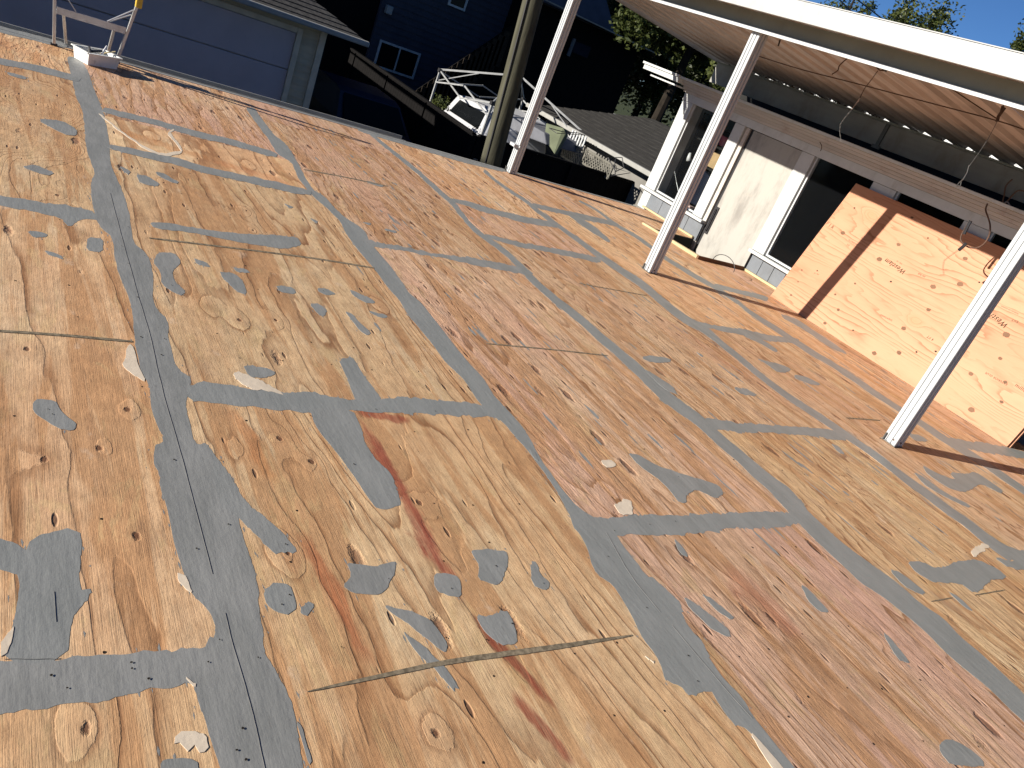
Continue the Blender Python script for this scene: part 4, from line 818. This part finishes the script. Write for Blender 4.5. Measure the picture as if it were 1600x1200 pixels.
# ------------------------------------------------------------------ white van with a large dark side window
van = thing('white_van', 'white van with a large black side window parked under the canopy frame', 'van', (17.2, -10.3, GZ))
BL_, BR_, TR_, TL_ = gy(692, 174, -9.3), gy(749, 213, -9.3), gy(768, 173, -9.8), gy(717, 147, -9.8)
zr = (TR_.z+TL_.z)/2; ins = Vector((0, -1.6, .14))
M().prism([BL_, BR_, TR_, TL_], (0, -.05, 0)).obj('side_panel', VANW, van, bevel=.02)
M().hexa([BL_+Vector((0, -.06, 0)), BR_+Vector((0, -.06, 0)), BR_+Vector((.1, -2.0, 0)), BL_+Vector((0, -2.0, 0))], [TL_+Vector((0, -.06, 0)), TR_+Vector((0, -.06, 0)), TR_+ins, TL_+ins]).obj('cab', VANW, van, bevel=.06)
def bl(u, v): return BL_.lerp(BR_, u).lerp(TL_.lerp(TR_, u), v)+Vector((0, .012, .004))
M().prism([bl(.12, .17), bl(.90, .17), bl(.90, .80), bl(.14, .80)], (0, -.02, 0)).obj('side_window', GLASSBLK, van, bevel=.008)
M().box(14.9, BL_.x+.3, -11.4, -9.28, GZ+.35, BR_.z-.02).obj('body', VANW, van, bevel=.06)
for xx in (15.7, 18.4):
    for yy in (-9.4, -11.25): M().tube([(xx, yy-.1, GZ+.33), (xx, yy+.1, GZ+.33)], .33, 20).obj('wheel', TYRE, van)
p = gy(783, 190, -9.25); M().box(p.x-.10, p.x+.10, -9.3, -9.16, p.z-.16, p.z+.12).obj('side_mirror', VANW, van, bevel=.03)
# covered trailer beyond the pole
tl = thing('covered_trailer', 'low trailer under a smooth grey cover between pole and shed', 'trailer', (15.6, -10.6, GZ))
q = [gy(796, 176, -10.4), gy(850, 207, -10.4), gy(853, 226, -10.4), gy(822, 214, -10.4), gy(790, 196, -10.4)]
M().prism(q, (.1, -1.1, .02)).obj('cover', VANG, tl, bevel=.03)
bq = [gy(790, 199, -10.42), gy(848, 226, -10.42)]; M().box(min(v.x for v in bq), max(v.x for v in bq), -11.4, -10.45, -2.2, -1.55).obj('body', CARBLUE, tl)
for xx in (14.6, 16.0): M().tube([(xx, -10.6, GZ+.3), (xx, -10.42, GZ+.3)], .3, 16).obj('wheel', TYRE, tl)
p, p2 = gy(787, 200, -9.8), gy(792, 227, -9.8); m = M(); m.bar(p, p2, .07, .03); m.bar(p2, Vector((p2.x, p2.y, GZ)), .05, .05); tag(m.obj('marker_post', WHITE, None), 'short white slanted post just right of the utility pole', 'post')
# olive tarp
q = [gy(853, 192, -10.6), gy(880, 200, -10.75), gy(884, 210, -10.8), gy(866, 241, -10.5), gy(850, 216, -10.5)]
c_ = sum(q, Vector())/5; m = M()
m.prism(q, (.02, -.10, -.01)); tag(m.obj('olive_tarp', TARP, None, bevel=.02), 'pale olive tarp draped in a point over stacked goods', 'tarp')
# ------------------------------------------------------------------ shed with long gutter
shd = thing('shed', 'low shed with a grey shingled roof and a long pale gutter', 'shed', (16, -13.6, GZ))
ez = -.42; ey_ = -11.85
M().box(12.2, 18.1, -16.0, -12.2, GZ, ez-.02).obj('wall', SHADEWALL, shd)
courses(shd, SHINGLE2, (12.0, ey_, ez+.02), (18.6, ey_, ez+.02), (12.0, -14.3, .42), (16.6, -14.3, .42), 14)
M().prism([(12.0, -14.3, .41), (16.6, -14.3, .41), (18.6, -16.6, -.4), (12.0, -16.6, -.4)], (0, 0, -.03)).obj('rear_slope', SHINGLE2, shd)
courses(shd, SHINGLE2, (18.6, ey_, ez+.02), (18.6, -16.6, ez+.02), (16.62, -14.3, .42), (16.6, -14.32, .42), 14)
M().box(12.4, 18.55, ey_+.004, ey_+.12, ez-.07, ez+.035).obj('gutter', GUTTER, shd, bevel=.01)
M().box(12.0, 18.5, -12.19, ey_, ez-.04, ez-.02).obj('soffit', DARKFENCE, shd)
# porch lattices of crossing slats
def lattice(label, pa, pb, y, n=9, hgt=.5):
    a = gy(*pa, y); b = gy(*pb, y); t = thing('lattice_panel', label, 'lattice', (a.x, y, min(a.z, b.z)), 'porch lattice panels'); x0, x1 = sorted((a.x, b.x)); z0 = min(a.z, b.z); z1 = z0+hgt
    s = (x1-x0)/n
    for i in range(-6, n+1):
        for sg in (1, -1):
            xa = x0+i*s*1.0; L = hgt; pa_ = (xa if sg > 0 else x1-(xa-x0)); ps = [(pa_, z0), (pa_+sg*L, z1)]
            t0 = 0; 
            def clip(p, q_):
                (xa_, za), (xb_, zb) = p, q_; lo, hi = 0., 1.; dx = xb_-xa_
                if abs(dx) < 1e-9: return None
                for bound, s_ in ((x0, 1), (x1, -1)):
                    tt = (bound-xa_)/dx
                    if s_*dx > 0: lo = max(lo, tt)
                    else: hi = min(hi, tt)
                return (lo, hi) if hi-lo > .05 else None
            c = clip(*ps)
            if c:
                P0 = Vector((ps[0][0]+(ps[1][0]-ps[0][0])*c[0], y+.006*sg, ps[0][1]+(ps[1][1]-ps[0][1])*c[0])); P1 = Vector((ps[0][0]+(ps[1][0]-ps[0][0])*c[1], y+.006*sg, ps[0][1]+(ps[1][1]-ps[0][1])*c[1]))
                M().bar(P0, P1, .01, .028).obj('slat', LATT, t)
    for zz in (z0, z1): M().bar((x0, y, zz), (x1, y, zz), .03, .04).obj('frame_bar', LATT, t)
    for xx in (x0, x1): M().bar((xx, y, z0), (xx, y, z1), .03, .04).obj('frame_bar', LATT, t)
lattice('white lattice panel beside the olive tarp under the pickets', (877, 243), (904, 256), -11.35, 7, .36); lattice('grey lattice panel under the shed gutter right of the canopy leg', (909, 254), (953, 272), -11.35, 11, .30)
pk_ = thing('picket_panel', 'short row of bright white pickets above the left lattice', 'fence', tuple(gy(888, 225, -11.4)))
a = gy(888, 222, -11.4); b = gy(908, 233, -11.4)
for i in range(6): c = a.lerp(b, i/5); M().box(c.x-.025, c.x+.025, -11.42, -11.40, c.z, c.z+.3).obj('picket', WHITE, pk_)
m = M(); a = gy(962, 262, -11.2)
m.tube([gy(950, 246, -11.2), gy(962, 268, -11.2), gy(975, 262, -11.2), gy(972, 246, -11.2), gy(962, 246, -11.2), gy(960, 262, -11.2), gy(985, 270, -11.2), gy(955, 275, -11.2)], .012, 6); tag(m.obj('wire_chair', BLACK, None), 'bent black wire garden chair frame under the shed gutter', 'chair')
m = M(); m.tube([gy(858, 200, -10.3), gy(880, 206, -10.6), gy(905, 208, -11), gy(914, 212, -11.2)], .010, 6); m.tube([gy(858, 200, -10.3), gy(870, 208, -10.4), gy(913, 211, -11.2)], .008, 6); tag(m.obj('sagging_rope', BLACK, None), 'thin dark rope sagging across the tarp to the canopy corner', 'rope')
m = M(); m.box(14.2, 17.2, -11.25, -10.95, GZ, -1.72); tag(m.obj('porch_step', CONC, None), 'pale concrete porch step below the lattice panels', 'step')

# ------------------------------------------------------------------ houses behind
h1 = thing('blue_house', 'tall navy sided house in shade with a white framed double window', 'house', (26, -14, GZ)); hx = 24.0
hy = gx(808, 30, 24.0).y
M().box(hx+.1, 32, hy, -9.35, GZ, 5.4).obj('wall', HOUSEBLUE, h1)
for i in range(44):
    z0 = GZ+i*.18; M().hexa([(hx+.06, hy, z0), (hx+.099, hy, z0), (hx+.099, -9.35, z0), (hx+.06, -9.35, z0)], [(hx+.085, hy, z0+.178), (hx+.099, hy, z0+.178), (hx+.099, -9.35, z0+.178), (hx+.085, -9.35, z0+.178)]).obj('siding_board', HOUSEBLUE, h1)
def win(par, x, ya, yb, za, zb, mul=1):
    f = M(); f.box(x-.03, x+.02, ya-.06, ya, za-.06, zb+.06); f.box(x-.03, x+.02, yb, yb+.06, za-.06, zb+.06); f.box(x-.03, x+.02, ya, yb, za-.06, za); f.box(x-.03, x+.02, ya, yb, zb, zb+.06)
    for k in range(1, mul+1): yy = ya+(yb-ya)*k/(mul+1); f.box(x-.03, x+.02, yy-.02, yy+.02, za, zb)
    o = f.obj('window', WHITEWOOD, par); M().box(x, x+.012, ya, yb, za, zb).obj('pane', GLASSBLK, o)
a = gx(597, 66, hx); b = gx(645, 118, hx); win(h1, hx+.04, b.y, a.y, b.z-.05, a.z, 1)
a = gx(708, -8, hx); b = gx(728, 4, hx); win(h1, hx+.04, b.y, a.y, a.z-.25, a.z+.8, 0)
l_ = gx(607, 15, hx); lt = M().box(hx-.12, hx+.05, l_.y-.1, l_.y+.1, l_.z-.12, l_.z+.12).obj('wall_lamp', GUTTER, h1, bevel=.03)
dp = gx(806, 20, hx); M().tube([(hx-.02, dp.y, GZ), (hx-.02, dp.y, 5.3)], .04, 8).obj('downpipe', GUTTER, h1)
M().prism([(hx-.4, -9.0, 5.42), (hx-.4, -17, 5.42), (hx-.4, -12.9, 7.8)], (9, 0, 0)).obj('roof', SHINGLE, h1)
# carport in front of it
cp = thing('carport', 'dark slatted carport roof rising to the right below the navy house', 'carport', (22, -12, GZ))
a = gx(652, 140, 21.5); b = gx(800, 40, 21.5)
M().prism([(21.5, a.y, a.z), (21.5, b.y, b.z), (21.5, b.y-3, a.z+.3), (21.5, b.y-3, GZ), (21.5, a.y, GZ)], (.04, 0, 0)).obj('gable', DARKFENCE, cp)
for i in range(16):
    c = a.lerp(b, (i+.5)/16); M().box(21.46, 21.497, c.y-.10, c.y+.10, c.z-1.1, c.z-.1).obj('slat', BARK, cp)
# second house with thin pale eave
h2 = thing('slate_house', 'dark house with slate blue roof and a thin pale gutter line', 'house', (29, -20, GZ)); x2 = 22.5
e_a = gx(893, 18, x2); e_b = gx(1022, 82, x2); yA, yB = e_a.y+1.2, e_b.y; ze = (e_a.z+e_b.z)/2
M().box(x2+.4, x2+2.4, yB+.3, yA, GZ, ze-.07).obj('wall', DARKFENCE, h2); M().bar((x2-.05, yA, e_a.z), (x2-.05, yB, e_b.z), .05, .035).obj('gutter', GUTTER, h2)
yC = gx(962, 50, x2).y
M().prism([(x2, yA, ze), (x2, yC, ze), (x2+.6, yC+1.1, ze+1.5), (x2+.6, yA, ze+1.5)], (0, 0, -.05)).obj('roof_slope', HOUSEB2, h2)
M().prism([(x2+.61, yC+1.1, ze+1.5), (x2+.61, yA, ze+1.5), (x2+1.6, yA, ze), (x2+1.6, yC, ze)], (0, 0, -.05)).obj('roof_slope', HOUSEB2, h2)
M().box(x2, x2+2.6, yB, yA, ze-.06, ze-.02).obj('flat_roof', SHINGLE, h2)
a = gx(895, 62, x2+.35); b = gx(910, 88, x2+.35); M().box(x2+.34, x2+.38, b.y-.2, a.y-.05, b.z, a.z).obj('window', NAVY, h2); M().box(x2+.26, x2+.33, a.y-.06, a.y+.03, b.z-.15, a.z+.05).obj('porch_post', VANG, h2)
m = M(); p = gz(975, 112, GZ+.02); p2 = gz(1052, 142, GZ+.02)
m = M(); m.box(30, 60, -60, -20, GZ-.01, GZ+.006); tag(m.obj('street', CONC), kind='structure')
car('parked_car', 'dark car far away on the pale street below the trees', 33, 37.2, -30.5, -28.8, GZ+.01, CARBLUE)
# two storey house left of the garage: outside the picture, it throws the shade that lies over the alley
nb_ = thing('neighbour_house', 'tall pale house left of the garage shading the alley', 'house', (12, 8, GZ))
M().box(10.2, 13.6, 5, 13, GZ, 3.0).obj('wall', SHADEWALL, nb_); M().prism([(9.9, 4.7, 3.0), (9.9, 13.3, 3.0), (9.9, 9, 5.2)], (4.0, 0, 0)).obj('roof', SHINGLE, nb_)

# ------------------------------------------------------------------ trees
def tree(label, base, crown, rad, hgt, leaves, lsz, mat, seed, gr='trees behind the houses', clumps=26):
    rnd_ = random.Random(seed); t = thing('leafy_tree', label, 'tree', (base[0], base[1], GZ), gr); c = Vector(crown)
    tk = M(); b0_ = Vector((base[0], base[1], GZ)); tk.tube([b0_, b0_.lerp(c, .4)+Vector((.1, .1, 0)), c-Vector((0, 0, hgt*.2))], .22, 8, .1)
    cl = []
    for i in range(clumps):
        while True:
            v = Vector((rnd_.uniform(-1, 1), rnd_.uniform(-1, 1), rnd_.uniform(-1, 1)))
            if .3 < v.length < 1: break
        p = c+Vector((v.x*rad, v.y*rad, v.z*hgt)); cl.append((p, rnd_.uniform(.22, .45)*min(rad, hgt)))
        tk.tube([c-Vector((0, 0, hgt*.4)), c.lerp(p, .5)+Vector((0, 0, -.1)), p], .05, 5, .012)
    tk.obj('trunk', BARK, t)
    m = M()
    for i in range(leaves):
        p, r_ = cl[rnd_.randrange(clumps)]; v = Vector((rnd_.gauss(0, 1), rnd_.gauss(0, 1), rnd_.gauss(0, 1))).normalized()*r_*(rnd_.random()**.45)*1.15; q = p+v
        a1 = Vector((rnd_.gauss(0, 1), rnd_.gauss(0, 1), rnd_.gauss(0, .6))).normalized()*lsz*rnd_.uniform(.6, 1.3); a2 = a1.cross(Vector((rnd_.gauss(0, 1), rnd_.gauss(0, 1), rnd_.gauss(0, 1)))).normalized()*lsz*.55
        m.add([q-a1, q+a2, q+a1, q-a2], [(0, 1, 2, 3)])
    o = m.obj('crown', mat, t); tag(o, kind='stuff'); return t
def treeat(px, py, dist, rad, hgt, label, n, lsz, mat, seed, clumps=26):
    c = dirp(px, py, dist); tree(label, (c.x, c.y), c, rad, hgt, n, lsz, mat, seed, clumps=clumps)
treeat(1420, 66, 24, 1.0, 1.05, 'bushy green tree top rising above the white fascia against the sky', 7500, .048, LEAF1, 1, 34)
treeat(1325, 20, 26, .75, .9, 'sparse tree top behind the overhead cables above the fascia', 1100, .055, LEAF1, 2, 22)
treeat(1478, 88, 24, .7, .55, 'low tree tip at the right end of the tree line in the sky', 1000, .045, LEAF1, 3, 18)
treeat(1625, 75, 24, .8, .9, 'tip of a tree at the right edge of the photo', 2500, .05, LEAF1, 9, 12)
treeat(1010, 0, 33, 3.2, 3.0, 'dense dark tree behind the slate roof, left of the patio roof edge', 16000, .085, LEAF2, 4)
treeat(1095, 42, 23.5, 2.0, 1.5, 'sunlit leafy tree between the slate house and the shop eave', 16000, .08, LEAF1, 5)
treeat(1150, 100, 30, 2.6, 1.6, 'dark tree seen under the patio roof behind the eave return', 13000, .08, LEAF2, 6)
treeat(960, -40, 40, 6, 5, 'tall dark tree farthest back behind the slate house', 14000, .13, LEAF2, 7)
treeat(1090, 30, 36, 4.5, 3.5, 'tall dark tree farthest back behind the patio roof', 14000, .13, LEAF2, 8)
treeat(1030, 100, 36, 3.0, 1.7, 'low olive tree over the far street', 9000, .09, LEAF1, 10)
h3 = thing('dark_gap_block', 'added near-black block filling the dark gap between the garage roof and the navy house', 'house', (30, -5, GZ))  # added near-black block for the dark gap; also covers the navy house's sunlit side
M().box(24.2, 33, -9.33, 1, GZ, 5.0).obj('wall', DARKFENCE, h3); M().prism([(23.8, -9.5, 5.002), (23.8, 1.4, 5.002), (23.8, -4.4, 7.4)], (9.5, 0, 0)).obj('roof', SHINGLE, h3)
# small bush by the fence under the canopy frame
p = gy(688, 160, -8.4); rn = random.Random(5); m = M()
for i in range(420):
    q = Vector((p.x+rn.gauss(0, .11), p.y+rn.gauss(0, .10), p.z+rn.gauss(-.05, .09))); a1 = Vector((rn.gauss(0, 1), rn.gauss(0, 1), rn.gauss(0, 1))).normalized()*.03; a2 = a1.cross(Vector((rn.gauss(0, 1), 1, 0))).normalized()*.015; m.add([q-a1, q+a2, q+a1, q-a2], [(0, 1, 2, 3)])
bs = thing('small_bush', 'small sunlit bush behind the fence at the left canopy leg', 'bush', (p.x, p.y, GZ)); tag(m.obj('leaves', LEAF1, bs), kind='stuff'); M().tube([(p.x, p.y, GZ), (p.x, p.y, p.z)], .03, 6, .01).obj('stem', BARK, bs)
